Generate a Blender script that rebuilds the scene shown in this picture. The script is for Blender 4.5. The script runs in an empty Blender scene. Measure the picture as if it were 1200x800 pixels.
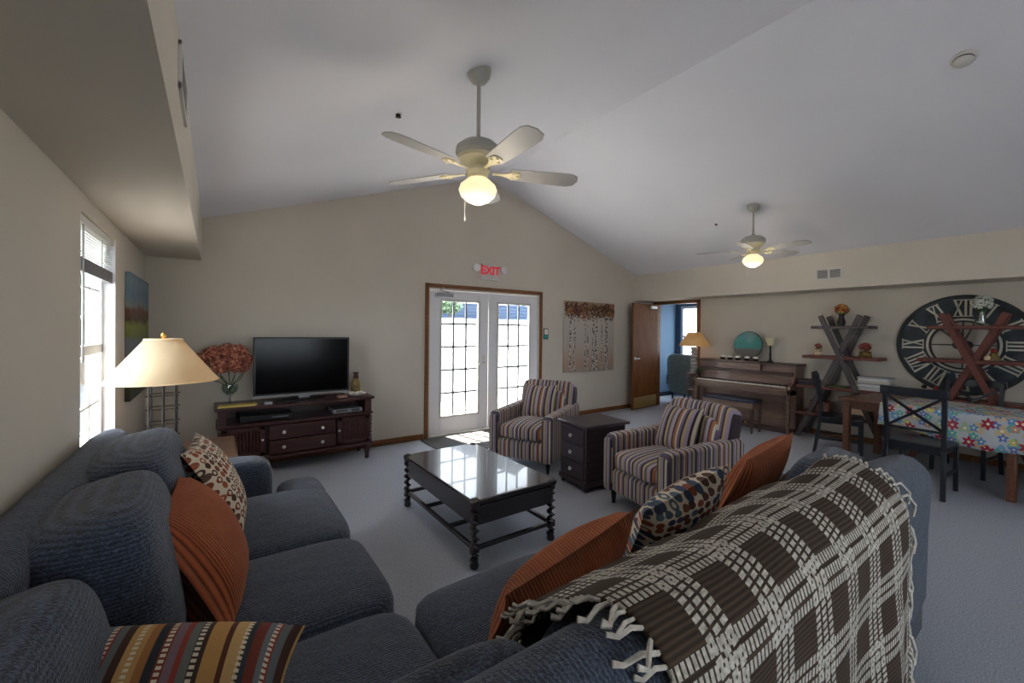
import bpy, bmesh, math, random
from mathutils import Vector, Matrix
random.seed(7)
C = bpy.context.scene.collection
PI = math.pi
sin, cos = math.sin, math.cos

# ------------------------------------------------------------------ colours and materials
def lin(c):
    out = []
    for v in c[:3]:
        v = v / 255.0
        out.append(v / 12.92 if v <= 0.04045 else ((v + 0.055) / 1.055) ** 2.4)
    return (*out, 1.0)

class NT:
    """small node-tree builder"""
    def __init__(self, name):
        self.m = bpy.data.materials.new(name); self.m.use_nodes = True
        self.t = self.m.node_tree; self.t.nodes.clear()
        self.out = self.n('ShaderNodeOutputMaterial')
        self.b = self.n('ShaderNodeBsdfPrincipled')
        self.l(self.b.outputs[0], self.out.inputs[0])
    def n(self, typ, **kw):
        nd = self.t.nodes.new(typ)
        for k, v in kw.items(): setattr(nd, k, v)
        return nd
    def l(self, a, b): self.t.links.new(a, b)
    def set(self, **kw):
        for k, v in kw.items(): self.b.inputs[k.replace('_', ' ')].default_value = v
    def coord(self, kind='Object', scale=(1, 1, 1), rot=(0, 0, 0), loc=(0, 0, 0)):
        tc = self.n('ShaderNodeTexCoord'); mp = self.n('ShaderNodeMapping')
        mp.inputs['Scale'].default_value = scale; mp.inputs['Rotation'].default_value = rot; mp.inputs['Location'].default_value = loc
        self.l(tc.outputs[kind], mp.inputs[0]); return mp.outputs[0]
    def math(self, op, a, b=None, c=None):
        nd = self.n('ShaderNodeMath', operation=op)
        for i, v in enumerate((a, b, c)):
            if v is None: continue
            if isinstance(v, (int, float)): nd.inputs[i].default_value = v
            else: self.l(v, nd.inputs[i])
        return nd.outputs[0]
    def noise(self, vec, scale, detail=2, rough=.5):
        nd = self.n('ShaderNodeTexNoise'); nd.inputs['Scale'].default_value = scale
        nd.inputs['Detail'].default_value = detail; nd.inputs['Roughness'].default_value = rough
        self.l(vec, nd.inputs['Vector']); return nd.outputs[0]
    def ramp(self, fac, stops, interp='LINEAR'):
        nd = self.n('ShaderNodeValToRGB'); cr = nd.color_ramp; cr.interpolation = interp
        while len(cr.elements) > 1: cr.elements.remove(cr.elements[-1])
        cr.elements[0].position = stops[0][0]; cr.elements[0].color = lin(stops[0][1])
        for p, c in stops[1:]:
            e = cr.elements.new(p); e.color = lin(c)
        self.l(fac, nd.inputs[0]); return nd.outputs[0]
    def mix(self, fac, a, b, mode='MIX'):
        nd = self.n('ShaderNodeMix', data_type='RGBA', blend_type=mode)
        for sock, v in ((nd.inputs[0], fac), (nd.inputs[6], a), (nd.inputs[7], b)):
            if isinstance(v, (int, float)): sock.default_value = v
            elif isinstance(v, tuple): sock.default_value = lin(v)
            else: self.l(v, sock)
        return nd.outputs[2]
    def bump(self, h, strength=.3, dist=.01):
        nd = self.n('ShaderNodeBump'); nd.inputs['Strength'].default_value = strength; nd.inputs['Distance'].default_value = dist
        self.l(h, nd.inputs['Height']); self.l(nd.outputs[0], self.b.inputs['Normal'])

def plain(name, col, rough=.5, metal=0, nscale=0, namt=.12, bump=0, bscale=60, **kw):
    t = NT(name); t.set(Roughness=rough, Metallic=metal)
    t.b.inputs['Base Color'].default_value = lin(col)
    v = None
    if nscale:
        v = t.coord()
        n = t.noise(v, nscale, 3)
        d = tuple(int(c * (1 - namt)) for c in col); e = tuple(min(255, int(c * (1 + namt))) for c in col)
        t.l(t.ramp(n, [(.3, d), (.7, e)]), t.b.inputs['Base Color'])
    if bump:
        v = v or t.coord(); t.bump(t.noise(v, bscale, 3), bump, .004)
    for k, x in kw.items(): t.b.inputs[k.replace('_', ' ')].default_value = x
    return t.m

def wood(name, dark, light, rough=.35, scale=(2, 30, 30), coat=0):
    t = NT(name); t.set(Roughness=rough); t.b.inputs['Coat Weight'].default_value = coat
    v = t.coord(scale=scale); n = t.noise(v, 1.5, 5, .6)
    t.l(t.ramp(n, [(.3, dark), (.7, light)]), t.b.inputs['Base Color']); t.bump(n, .05, .002)
    return t.m

def emit(name, col, strength, base=None):
    t = NT(name); t.b.inputs['Base Color'].default_value = lin(base or col)
    t.b.inputs['Emission Color'].default_value = lin(col); t.b.inputs['Emission Strength'].default_value = strength
    t.set(Roughness=.4); return t.m

def sofa_fabric(name, axis):
    t = NT(name); t.set(Roughness=.95); t.b.inputs['Sheen Weight'].default_value = .25
    v = t.coord(); w = t.n('ShaderNodeTexWave', wave_type='BANDS', bands_direction=axis)
    w.inputs['Scale'].default_value = 29; w.inputs['Distortion'].default_value = 5; w.inputs['Detail'].default_value = 3; w.inputs['Detail Scale'].default_value = 5
    t.l(v, w.inputs['Vector'])
    n = t.noise(v, 140, 2); n2 = t.noise(v, 9, 3)
    f = t.math('ADD', t.math('MULTIPLY', w.outputs[1], .34), t.math('MULTIPLY', n, .66))
    col = t.ramp(f, [(.22, (28, 34, 44)), (.5, (53, 64, 83)), (.82, (92, 107, 132))])
    col = t.mix(t.math('MULTIPLY', n2, .35), col, (44, 50, 56))
    t.l(col, t.b.inputs['Base Color']); t.bump(t.math('ADD', f, t.math('MULTIPLY', t.noise(t.coord(scale=(1, 1, 2.2)), 7, 3), 3.5)), .6, .01)
    return t.m

STRIPES = [((96,84,104),5),((196,184,164),3),((52,38,46),2),((150,138,156),4),((180,156,114),3),((60,44,50),2),((120,104,126),3),((204,194,176),2),((164,108,70),3),
           ((70,52,60),2),((176,162,170),4),((108,96,92),3),((186,166,130),3),((48,36,42),3),((134,118,142),3),((190,178,158),2),((92,70,62),2),((158,146,160),3),((170,146,108),2),((58,44,52),3),((200,188,168),2)]
def stripes(name, axis, period=.40):
    t = NT(name); t.set(Roughness=.9); t.b.inputs['Sheen Weight'].default_value = .2
    sep = t.n('ShaderNodeSeparateXYZ'); t.l(t.coord(), sep.inputs[0])
    f = t.math('FRACT', t.math('DIVIDE', t.math('ADD', sep.outputs[axis], 10.0), period))
    tot = sum(w for _, w in STRIPES); p = 0; st = []
    for c, w in STRIPES: st.append((p / tot, c)); p += w
    t.l(t.ramp(f, st, 'CONSTANT'), t.b.inputs['Base Color']); t.bump(t.noise(t.coord(), 220, 2), .25, .003)
    return t.m

def corduroy(name):
    t = NT(name); t.set(Roughness=.9); t.b.inputs['Sheen Weight'].default_value = .4
    t.b.inputs['Sheen Tint'].default_value = lin((240, 170, 130))
    sep = t.n('ShaderNodeSeparateXYZ'); tc = t.n('ShaderNodeTexCoord'); t.l(tc.outputs['UV'], sep.inputs[0])
    s = t.math('ABSOLUTE', t.math('SINE', t.math('MULTIPLY', sep.outputs[0], 150)))
    n = t.noise(tc.outputs['Object'], 12, 3)
    col = t.ramp(t.math('ADD', t.math('MULTIPLY', s, .6), t.math('MULTIPLY', n, .5)), [(.1, (74, 32, 15)), (.6, (150, 72, 38)), (1, (184, 98, 54))])
    t.l(col, t.b.inputs['Base Color']); t.bump(s, .7, .006)
    return t.m

def hex_fabric(name, blue=False):
    """cream ground with touching rings and dots in rows"""
    t = NT(name); t.set(Roughness=.9)
    tc = t.n('ShaderNodeTexCoord'); mp = t.n('ShaderNodeMapping'); t.l(tc.outputs['UV'], mp.inputs[0])
    mp.inputs['Scale'].default_value = (12, 12, 1) if not blue else (12, 15, 1)
    vo = t.n('ShaderNodeTexVoronoi', voronoi_dimensions='2D', feature='F1'); vo.inputs['Scale'].default_value = 1.0
    vo.inputs['Randomness'].default_value = .3 if not blue else .5
    t.l(mp.outputs[0], vo.inputs['Vector'])
    d = vo.outputs['Distance']; sp = t.n('ShaderNodeSeparateColor'); t.l(vo.outputs['Color'], sp.inputs[0])
    pal = [(0, (122, 58, 36)), (.3, (70, 42, 30)), (.5, (150, 78, 48)), (.65, (98, 54, 36)), (.82, (86, 62, 48))] if not blue else \
          [(0, (60, 76, 98)), (.2, (84, 50, 34)), (.4, (140, 70, 44)), (.55, (72, 96, 108)), (.7, (104, 62, 44)), (.85, (52, 62, 88))]
    col = t.ramp(sp.outputs[0], pal, 'CONSTANT')
    disc = t.math('LESS_THAN', d, .43 if not blue else .44)
    inner = t.math('MULTIPLY', t.math('LESS_THAN', d, .22), t.math('GREATER_THAN', sp.outputs[1], .45 if not blue else .8))
    mask = t.math('MULTIPLY', disc, t.math('SUBTRACT', 1.0, inner))
    t.l(t.mix(mask, (208, 196, 174), col), t.b.inputs['Base Color']); t.bump(t.noise(tc.outputs['Object'], 150, 2), .3, .003)
    return t.m

def kilim(name):
    t = NT(name); t.set(Roughness=.95)
    tc = t.n('ShaderNodeTexCoord'); sep = t.n('ShaderNodeSeparateXYZ'); t.l(tc.outputs['UV'], sep.inputs[0])
    seq = [((186,142,82),6),((92,48,32),2),((196,160,104),5),((50,58,66),3),((120,52,36),4),((110,116,122),3),((146,56,44),2),((104,110,112),3),((70,44,34),3),((196,154,92),6),((168,112,62),3),
           ((48,54,62),3),((126,58,38),3),((128,104,116),3),((150,62,48),2),((110,114,110),3),((66,48,38),4)]
    tot = sum(w for _, w in seq); p = 0; st = []
    for c, w in seq: st.append((p / tot, c)); p += w
    f = t.math('FRACT', t.math('MULTIPLY', sep.outputs[0], 1.55))
    col = t.ramp(f, st, 'CONSTANT')
    dash = t.math('GREATER_THAN', t.math('FRACT', t.math('MULTIPLY', sep.outputs[1], 26)), .42)
    masks = None
    for c0 in (.225, .405, .59, .77, .955):
        m = t.math('LESS_THAN', t.math('ABSOLUTE', t.math('SUBTRACT', f, c0)), .016)
        masks = m if masks is None else t.math('MAXIMUM', masks, m)
    t.l(t.mix(t.math('MULTIPLY', masks, dash), col, (222, 214, 190)), t.b.inputs['Base Color'])
    t.bump(t.noise(tc.outputs['Object'], 160, 2), .35, .004)
    return t.m

def plaid(name):
    t = NT(name); t.set(Roughness=.97)
    tc = t.n('ShaderNodeTexCoord'); sep = t.n('ShaderNodeSeparateXYZ'); t.l(tc.outputs['UV'], sep.inputs[0])
    u, v = sep.outputs[0], sep.outputs[1]
    def lines(a, off, P):
        f = t.math('FRACT', t.math('DIVIDE', t.math('ADD', a, off), P)); m = None
        for c0 in (.2, .36, .52):
            k = t.math('LESS_THAN', t.math('ABSOLUTE', t.math('SUBTRACT', f, c0)), .055)
            m = k if m is None else t.math('MAXIMUM', m, k)
        return m
    def dashes(a, b):
        return t.math('GREATER_THAN', t.math('SINE', t.math('ADD', t.math('MULTIPLY', a, 2 * PI / .017), t.math('MULTIPLY', b, 60))), -.45)
    lu = t.math('MULTIPLY', lines(u, 10.02, .215), dashes(v, u)); lv = t.math('MULTIPLY', lines(v, 10.0, .19), dashes(u, v))
    mask = t.math('MAXIMUM', lu, lv)
    rib = t.math('SINE', t.math('MULTIPLY', v, 2 * PI / .012))
    br = t.ramp(t.math('MULTIPLY_ADD', rib, .5, .5), [(0, (50, 38, 28)), (1, (76, 59, 45))])
    n = t.noise(tc.outputs['Object'], 90, 2)
    wh = t.ramp(n, [(.3, (164, 158, 144)), (.7, (214, 208, 196))])
    t.l(t.mix(mask, br, wh), t.b.inputs['Base Color'])
    t.bump(t.math('ADD', mask, t.math('MULTIPLY', rib, .15)), .8, .006)
    return t.m

def carpet(name):
    t = NT(name); t.set(Roughness=1); v = t.coord()
    n = t.noise(v, 120, 3, .7); n2 = t.noise(v, 1.3, 3)
    c = t.ramp(n, [(.3, (132, 137, 148)), (.52, (172, 178, 190)), (.72, (206, 212, 224))])
    c = t.mix(t.math('MULTIPLY', n2, .3), c, (160, 161, 165)); t.l(c, t.b.inputs['Base Color']); t.bump(n, .5, .008)
    return t.m

def paint(name, col, var=.03):
    t = NT(name); t.set(Roughness=.85); v = t.coord(); n = t.noise(v, .8, 2)
    a = tuple(int(c * (1 - var)) for c in col); b = tuple(min(255, int(c * (1 + var))) for c in col)
    t.l(t.ramp(n, [(.3, a), (.7, b)]), t.b.inputs['Base Color']); t.bump(t.noise(v, 260, 2), .05, .002)
    return t.m

def glass(name, tint=(255, 255, 255), mixf=.06):
    t = NT(name); t.t.nodes.remove(t.b)
    tr = t.n('ShaderNodeBsdfTransparent'); tr.inputs[0].default_value = lin(tint)
    gl = t.n('ShaderNodeBsdfGlossy'); gl.inputs['Roughness'].default_value = .03
    mx = t.n('ShaderNodeMixShader'); mx.inputs[0].default_value = mixf
    t.l(tr.outputs[0], mx.inputs[1]); t.l(gl.outputs[0], mx.inputs[2]); t.l(mx.outputs[0], t.out.inputs[0])
    return t.m

def shade_mat(name, col, emis):
    t = NT(name); t.set(Roughness=.9); t.b.inputs['Base Color'].default_value = lin(col)
    t.b.inputs['Emission Color'].default_value = lin((255, 190, 110)); t.b.inputs['Emission Strength'].default_value = emis
    t.bump(t.noise(t.coord(scale=(1, 1, 4)), 60, 2), .2, .002); return t.m

def landscape(name, z0, z1):
    t = NT(name); t.set(Roughness=.6); sep = t.n('ShaderNodeSeparateXYZ'); tc = t.n('ShaderNodeTexCoord'); t.l(tc.outputs['Object'], sep.inputs[0])
    n = t.noise(tc.outputs['Object'], 5, 4)
    f = t.math('ADD', t.math('DIVIDE', t.math('SUBTRACT', sep.outputs[2], z0), z1 - z0), t.math('MULTIPLY', t.math('SUBTRACT', n, .5), .16))
    c = t.ramp(f, [(0, (40, 46, 26)), (.1, (72, 76, 36)), (.2, (96, 84, 46)), (.3, (58, 70, 40)), (.36, (120, 128, 140)), (.46, (112, 120, 134)), (.5, (108, 118, 52)), (.6, (124, 134, 60)), (.64, (66, 44, 26)), (.72, (104, 58, 34)), (.75, (120, 132, 128)), (.84, (96, 124, 146)), (.94, (118, 140, 150)), (1, (92, 118, 140))])
    t.l(c, t.b.inputs['Base Color']); return t.m

M = {}
M['wall'] = paint('wall_paint', (200, 193, 180)); M['ceil'] = paint('ceiling_paint', (226, 226, 233), .015)
M['blue_wall'] = paint('blue_paint', (84, 110, 134)); M['carpet'] = carpet('carpet')
M['oak'] = wood('oak_trim', (96, 58, 26), (140, 90, 46), .45); M['door_wood'] = wood('door_veneer', (100, 54, 8), (132, 78, 20), .75, (20, 20, 2))
M['white'] = plain('white_enamel', (226, 226, 228), .4); M['dim_white'] = plain('white_plastic', (206, 204, 198), .45)
M['glass'] = glass('clear_glass'); M['vase_glass'] = glass('vase_glass', (225, 235, 232), .14)
M['sofa_y'] = sofa_fabric('sofa_chenille_lengthwise', 'Y'); M['sofa_x'] = sofa_fabric('sofa_chenille_crosswise', 'X'); M['sofa_z'] = sofa_fabric('sofa_chenille_upright', 'Z')
M['st_y'] = stripes('stripe_across', 1); M['st_x'] = stripes('stripe_along', 0)
M['cord'] = corduroy('orange_corduroy'); M['hex'] = hex_fabric('ring_fabric'); M['dots'] = hex_fabric('pebble_fabric', True)
M['kilim'] = kilim('woven_stripe'); M['plaid'] = plaid('plaid_knit'); M['yarn'] = plain('cream_yarn', (200, 194, 182), .95, 0, 60)
M['espresso'] = wood('espresso_wood', (26, 20, 26), (40, 31, 38), .22, coat=.5); M['cherry'] = wood('cherry_wood', (48, 24, 24), (78, 40, 36), .35, coat=.2)
M['chest'] = wood('dark_plum_wood', (44, 34, 40), (66, 52, 58), .35, coat=.2)
M['walnut'] = wood('piano_walnut', (96, 70, 58), (136, 106, 90), .4, (25, 2, 30), coat=.15); M['walnut_dark'] = wood('piano_walnut_dark', (58, 40, 36), (84, 60, 52), .4)
M['red_wood'] = wood('reddish_wood', (84, 40, 32), (118, 60, 46), .45); M['grey_wood'] = wood('weathered_wood', (58, 52, 56), (92, 82, 82), .55)
M['brown_wood'] = wood('brown_wood', (84, 52, 36), (120, 78, 54), .4); M['navy'] = plain('black_lacquer', (26, 30, 38), .3)
M['black'] = plain('black_metal', (20, 20, 22), .4, .3); M['blackp'] = plain('black_plastic', (14, 14, 16), .35)
M['screen'] = plain('tv_screen', (7, 7, 9), .16, Specular_IOR_Level=.14); M['silver'] = plain('silver_plastic', (150, 152, 156), .35, .3)
M['steel'] = plain('nickel', (214, 210, 204), .35, .45); M['brass'] = plain('brass', (196, 164, 96), .3, .8)
M['cream'] = plain('cream_enamel', (222, 212, 176), .4); M['fan_grey'] = plain('fan_enamel', (168, 166, 158), .45)
M['blade'] = plain('fan_blade_face', (176, 174, 172), .5, 0, 3, .05); M['globe'] = emit('lit_globe', (255, 232, 176), .32, (240, 235, 215))
M['shade'] = shade_mat('linen_shade', (200, 184, 154), .07); M['shade2'] = shade_mat('tan_shade', (186, 150, 104), .05)
M['iron'] = plain('wrought_iron', (40, 34, 32), .5, .4)
M['leather'] = plain('brown_tabletop', (92, 68, 52), .45, 0, 8)
M['paper'] = plain('paper', (222, 218, 208), .8); M['yellow_paper'] = plain('yellow_paper', (196, 176, 96), .8)
M['terracotta'] = plain('cream_pot', (206, 182, 150), .7); M['red_leaf'] = plain('red_blossom', (140, 44, 38), .7, 0, 40, .3); M['green'] = plain('green_leaf', (62, 86, 44), .7, 0, 20, .3)
M['white_leaf'] = plain('white_blossom', (210, 214, 200), .7, 0, 30); M['yellow_leaf'] = plain('yellow_blossom', (190, 150, 60), .7, 0, 40, .3)
M['teal'] = plain('teal_glaze', (60, 128, 122), .25, 0, 9, .35); M['dark_teal'] = plain('dark_glaze', (52, 62, 62), .3)
M['grey_fabric'] = plain('grey_green_fabric', (120, 134, 134), .9, 0, 30); M['mat'] = plain('door_mat', (76, 74, 73), 1, 0, 90, .25, .5, 200)
M['clock'] = plain('charcoal_board', (52, 60, 66), .7, 0, 6, .3); M['clock_rim'] = plain('dark_rim', (44, 46, 46), .6); M['numeral'] = plain('cream_numeral', (206, 202, 184), .6)
M['bounce_slab'] = plain('pale_bounce_slab', (205, 204, 200), .9, 0, 3, .06); M['concrete'] = plain('grey_paving', (122, 122, 121), .9, 0, 3, .06); M['bark'] = plain('bark', (96, 84, 72), .9); M['pale_leaf'] = plain('pale_tree_leaf', (96, 118, 92), .8, 0, 3, .35); M['leaf'] = plain('tree_leaf', (40, 58, 40), .8, 0, 3, .35)
M['siding'] = plain('blue_grey_siding', (60, 78, 104), .7); M['roof'] = plain('roof_shingle', (36, 38, 44), .9)
M['red'] = emit('exit_red', (210, 30, 50), .2, (170, 20, 40)); M['sign'] = plain('sign_white', (200, 200, 196), .5)
M['purple'] = plain('purple_book', (70, 60, 96), .7); M['gold_pot'] = plain('olive_glaze', (112, 92, 44), .35, 0, 14, .4)
M['blind'] = plain('blind_vinyl', (224, 224, 220), .5)

# ------------------------------------------------------------------ mesh helpers
ORIGIN = {}
class MB:
    def __init__(self): self.v = []; self.f = []; self.uv = None
    def add(self, vs, fs, mat=None):
        b = len(self.v)
        for p in vs:
            p = Vector(p); self.v.append(mat @ p if mat is not None else p)
        for f in fs: self.f.append(tuple(b + i for i in f))
        return self
    def box(self, x0, x1, y0, y1, z0, z1, mat=None):
        vs = [(x, y, z) for z in (z0, z1) for y in (y0, y1) for x in (x0, x1)]
        return self.add(vs, [(0, 2, 3, 1), (4, 5, 7, 6), (0, 1, 5, 4), (2, 6, 7, 3), (0, 4, 6, 2), (1, 3, 7, 5)], mat)
    def beam(self, p, q, w, t, up=(0, 0, 1), w2=None, t2=None):
        p, q = Vector(p), Vector(q); d = (q - p).normalized(); u = Vector(up)
        if abs(d.dot(u)) > .98: u = Vector((1, 0, 0))
        s = d.cross(u).normalized(); u = s.cross(d).normalized(); vs = []
        for c, ww, tt in ((p, w, t), (q, w2 or w, t2 or t)):
            for a, b in ((-1, -1), (1, -1), (1, 1), (-1, 1)): vs.append(c + s * a * ww / 2 + u * b * tt / 2)
        return self.add(vs, [(0, 3, 2, 1), (4, 5, 6, 7), (0, 1, 5, 4), (1, 2, 6, 5), (2, 3, 7, 6), (3, 0, 4, 7)])
    def tube(self, pts, r, seg=8, closed=False):
        pts = [Vector(p) for p in pts]; n = len(pts); vs = []; fs = []
        rr = r if isinstance(r, (list, tuple)) else [r] * n
        u = None
        for i, p in enumerate(pts):
            if closed: d = (pts[(i + 1) % n] - pts[i - 1])
            else: d = (pts[min(i + 1, n - 1)] - pts[max(i - 1, 0)])
            d = d.normalized() if d.length > 1e-9 else Vector((0, 0, 1))
            if u is None:
                u = Vector((0, 0, 1)) if abs(d.z) < .9 else Vector((1, 0, 0))
            u = (u - d * u.dot(d))
            u = u.normalized() if u.length > 1e-6 else d.orthogonal().normalized()
            w = d.cross(u)
            for k in range(seg):
                a = 2 * PI * k / seg; vs.append(p + (u * cos(a) + w * sin(a)) * rr[i])
        m = n if closed else n - 1
        for i in range(m):
            for k in range(seg):
                a = i * seg + k; b = i * seg + (k + 1) % seg; c = ((i + 1) % n) * seg
                fs.append((a, b, c + (k + 1) % seg, c + k))
        if not closed:
            fs.append(tuple(range(seg))[::-1]); fs.append(tuple((n - 1) * seg + k for k in range(seg)))
        return self.add(vs, fs)
    def lathe(self, prof, c=(0, 0, 0), seg=20, mat=None, cap=True):
        vs = []; fs = []; n = len(prof)
        for r, z in prof:
            for k in range(seg):
                a = 2 * PI * k / seg; vs.append((c[0] + r * cos(a), c[1] + r * sin(a), c[2] + z))
        for i in range(n - 1):
            for k in range(seg):
                a = i * seg + k; b = i * seg + (k + 1) % seg; fs.append((a, b, b + seg, a + seg))
        if cap:
            if prof[0][0] > 1e-4: fs.append(tuple(range(seg))[::-1])
            if prof[-1][0] > 1e-4: fs.append(tuple((n - 1) * seg + k for k in range(seg)))
        return self.add(vs, fs, mat)
    def blob(self, c, s, e=2.0, n=10, puff=0, rot=None):
        """rounded solid: e=2 ellipsoid, larger e boxier; puff swells the top"""
        bm = bmesh.new(); bmesh.ops.create_cube(bm, size=2)
        bmesh.ops.subdivide_edges(bm, edges=bm.edges[:], cuts=n, use_grid_fill=True)
        vs = []
        bm.verts.ensure_lookup_table()
        for i, v in enumerate(bm.verts):
            v.index = i; p = v.co
            k = (abs(p.x) ** e + abs(p.y) ** e + abs(p.z) ** e) ** (1 / e)
            q = Vector((p.x / k * s[0], p.y / k * s[1], p.z / k * s[2]))
            if puff:
                q.z += puff * (1 - min(1, (q.x / s[0]) ** 2)) * (1 - min(1, (q.y / s[1]) ** 2)) * (1 if q.z > 0 else -.2)
            if rot is not None: q = rot @ q
            vs.append(q + Vector(c))
        fs = [tuple(v.index for v in f.verts) for f in bm.faces]; bm.free()
        return self.add(vs, fs)
    def prism(self, outline, z0, z1, mat=None):
        n = len(outline); vs = [(x, y, z0) for x, y in outline] + [(x, y, z1) for x, y in outline]
        fs = [tuple(range(n))[::-1], tuple(range(n, 2 * n))] + [(i, (i + 1) % n, n + (i + 1) % n, n + i) for i in range(n)]
        return self.add(vs, fs, mat)
    def build(self, name, mat, parent=None, bevel=0, smooth=True, angle=.7, loc=None, seg=2, subsurf=0, local=False, kind=None):
        """vertices are in world space unless local; returns one mesh object"""
        o0 = Vector((0, 0, 0))
        if parent is not None: o0 = ORIGIN[parent.name]
        elif loc is not None: o0 = Vector(loc)
        me = bpy.data.meshes.new(name)
        me.from_pydata([tuple(v if (local or parent is not None and LOCAL.get(parent.name)) else v - o0) for v in self.v], [], self.f)
        if self.uv:
            lay = me.uv_layers.new(name='UVMap')
            for lp in me.loops: lay.data[lp.index].uv = self.uv[lp.vertex_index]
        bm = bmesh.new(); bm.from_mesh(me); bmesh.ops.recalc_face_normals(bm, faces=bm.faces); bm.to_mesh(me); bm.free()
        for p in me.polygons: p.use_smooth = smooth
        if smooth: me.set_sharp_from_angle(angle=angle)
        if mat is not None: me.materials.append(M[mat] if isinstance(mat, str) else mat)
        o = bpy.data.objects.new(name, me); C.objects.link(o)
        if parent is not None:
            o.parent = parent; ORIGIN[o.name] = ORIGIN[parent.name]; LOCAL[o.name] = LOCAL.get(parent.name, False)
        else:
            o.location = o0; ORIGIN[o.name] = o0
        if bevel:
            b = o.modifiers.new('bevel', 'BEVEL'); b.width = bevel; b.segments = seg; b.limit_method = 'ANGLE'; b.angle_limit = .6
        if subsurf:
            s = o.modifiers.new('sub', 'SUBSURF'); s.levels = subsurf; s.render_levels = subsurf
        if kind: o['kind'] = kind
        return o
LOCAL = {}
def box(*a): return MB().box(*a)
def thing(name, label, cat, loc=(0, 0, 0), rotz=0, group=None, local=False):
    o = bpy.data.objects.new(name, None); C.objects.link(o); o.location = loc; o.rotation_euler = (0, 0, rotz)
    o.empty_display_size = .1
    o['label'] = label; o['category'] = cat
    if group: o['group'] = group
    ORIGIN[o.name] = Vector(loc); LOCAL[o.name] = local or rotz != 0
    return o
def tag(o, label, cat, group=None):
    o['label'] = label; o['category'] = cat
    if group: o['group'] = group
    return o
def dup(root, loc, rotz, label, group=None):
    r = root.copy(); C.objects.link(r); r.location = loc; r.rotation_euler = (0, 0, rotz); r['label'] = label
    if group: r['group'] = group
    for ch in list(root.children):
        c = ch.copy(); C.objects.link(c); c.parent = r
        for g in list(ch.children):
            d = g.copy(); C.objects.link(d); d.parent = c
    return r
def bez(p0, p1, p2, p3, n=8):
    P = [Vector(p) for p in (p0, p1, p2, p3)]
    return [P[0] * (1 - t) ** 3 + P[1] * 3 * t * (1 - t) ** 2 + P[2] * 3 * t * t * (1 - t) + P[3] * t ** 3 for t in (i / n for i in range(n + 1))]

# ------------------------------------------------------------------ room dimensions
XL, XS, RS, XR, YB, YF = -.548, -.118, 6.697, 7.22, 5.378, -4.2     # left wall, left soffit face, right soffit face, right wall, back wall, rear wall
ZS, ZR, ZE, RX, RZ = 2.17, 2.10, 2.60, 3.29, 3.765
SL = (RZ - ZE) / (RX - XS)
def ceil_z(x): return ZE + SL * (x - XS) if x < RX else ZE + SL * (RS - x) * (RX - XS) / (RS - RX)
def slab_with_holes(mb, axis, pos, thick, a0, a1, z0, z1, holes):
    """wall slab perpendicular to axis with rectangular holes (a0,a1,z0,z1)"""
    As = sorted({a0, a1, *[h[0] for h in holes], *[h[1] for h in holes]}); Zs = sorted({z0, z1, *[h[2] for h in holes], *[h[3] for h in holes]})
    for i in range(len(As) - 1):
        for j in range(len(Zs) - 1):
            ca, cz = (As[i] + As[i + 1]) / 2, (Zs[j] + Zs[j + 1]) / 2
            if any(h[0] < ca < h[1] and h[2] < cz < h[3] for h in holes): continue
            lo, hi = min(pos, pos + thick), max(pos, pos + thick)
            if axis == 'x': mb.box(lo, hi, As[i], As[i + 1], Zs[j], Zs[j + 1])
            else: mb.box(As[i], As[i + 1], lo, hi, Zs[j], Zs[j + 1])
    bm = bmesh.new()
    return mb
DX0, DX1, DZ = 2.345, 4.285, 2.075          # french door opening
WY0, WY1, WZ0, WZ1 = 3.0, 3.92, .62, 2.07   # left window
PY0, PY1, PZ = 4.36, 5.26, 2.06             # wood door opening in the right wall
REAR_LEFT = [(-3.8, -2.2, .8, 2.07)]
mb = MB().box(XL - .3, XR + 2.4, YF - .2, YB + .12, -.12, 0); mb.build('floor', 'carpet', kind='structure', smooth=False)
mb = MB(); slab_with_holes(mb, 'y', YB, .12, XL - .12, XR + .1, 0, ZE - .35, [(DX0, DX1, -.01, DZ)])
mb.prism([(XL - .12, ZE - .35), (XR + .1, ZE - .35), (XR + .1, ZE), (RS, ZE + .02), (RX, RZ + .04), (XS, ZE + .02), (XL - .12, ZE)], 0, .12, Matrix(((1, 0, 0, 0), (0, 0, 1, YB), (0, 1, 0, 0), (0, 0, 0, 1))))
mb.build('wall_back', 'wall', kind='structure', smooth=False)
mb = MB(); slab_with_holes(mb, 'x', XL, -.14, YF, YB, 0, 2.3, [(WY0, WY1, WZ0, WZ1)] + REAR_LEFT)
mb.box(XL - .14, XS, YF, YB, ZS, ZE + .1); mb.build('wall_left', 'wall', kind='structure', smooth=False)
mb = MB(); slab_with_holes(mb, 'x', XR, .12, YF, YB, 0, 2.3, [(PY0, PY1, -.01, PZ)])
mb.box(RS, XR + .12, YF, YB, ZR, ZE + .1); mb.build('wall_right', 'wall', kind='structure', smooth=False)
REAR = [(.6, 2.6, .7, 2.1)]
mb = MB(); slab_with_holes(mb, 'y', YF, -.12, XL - .12, XR + .1, 0, ZE, REAR)
mb.prism([(XS, ZE), (RS, ZE), (RX, RZ + .04)], -.12, 0, Matrix(((1, 0, 0, 0), (0, 0, 1, YF), (0, 1, 0, 0), (0, 0, 0, 1))))
mb.build('wall_rear', 'wall', kind='structure', smooth=False)
mb = MB()
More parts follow.
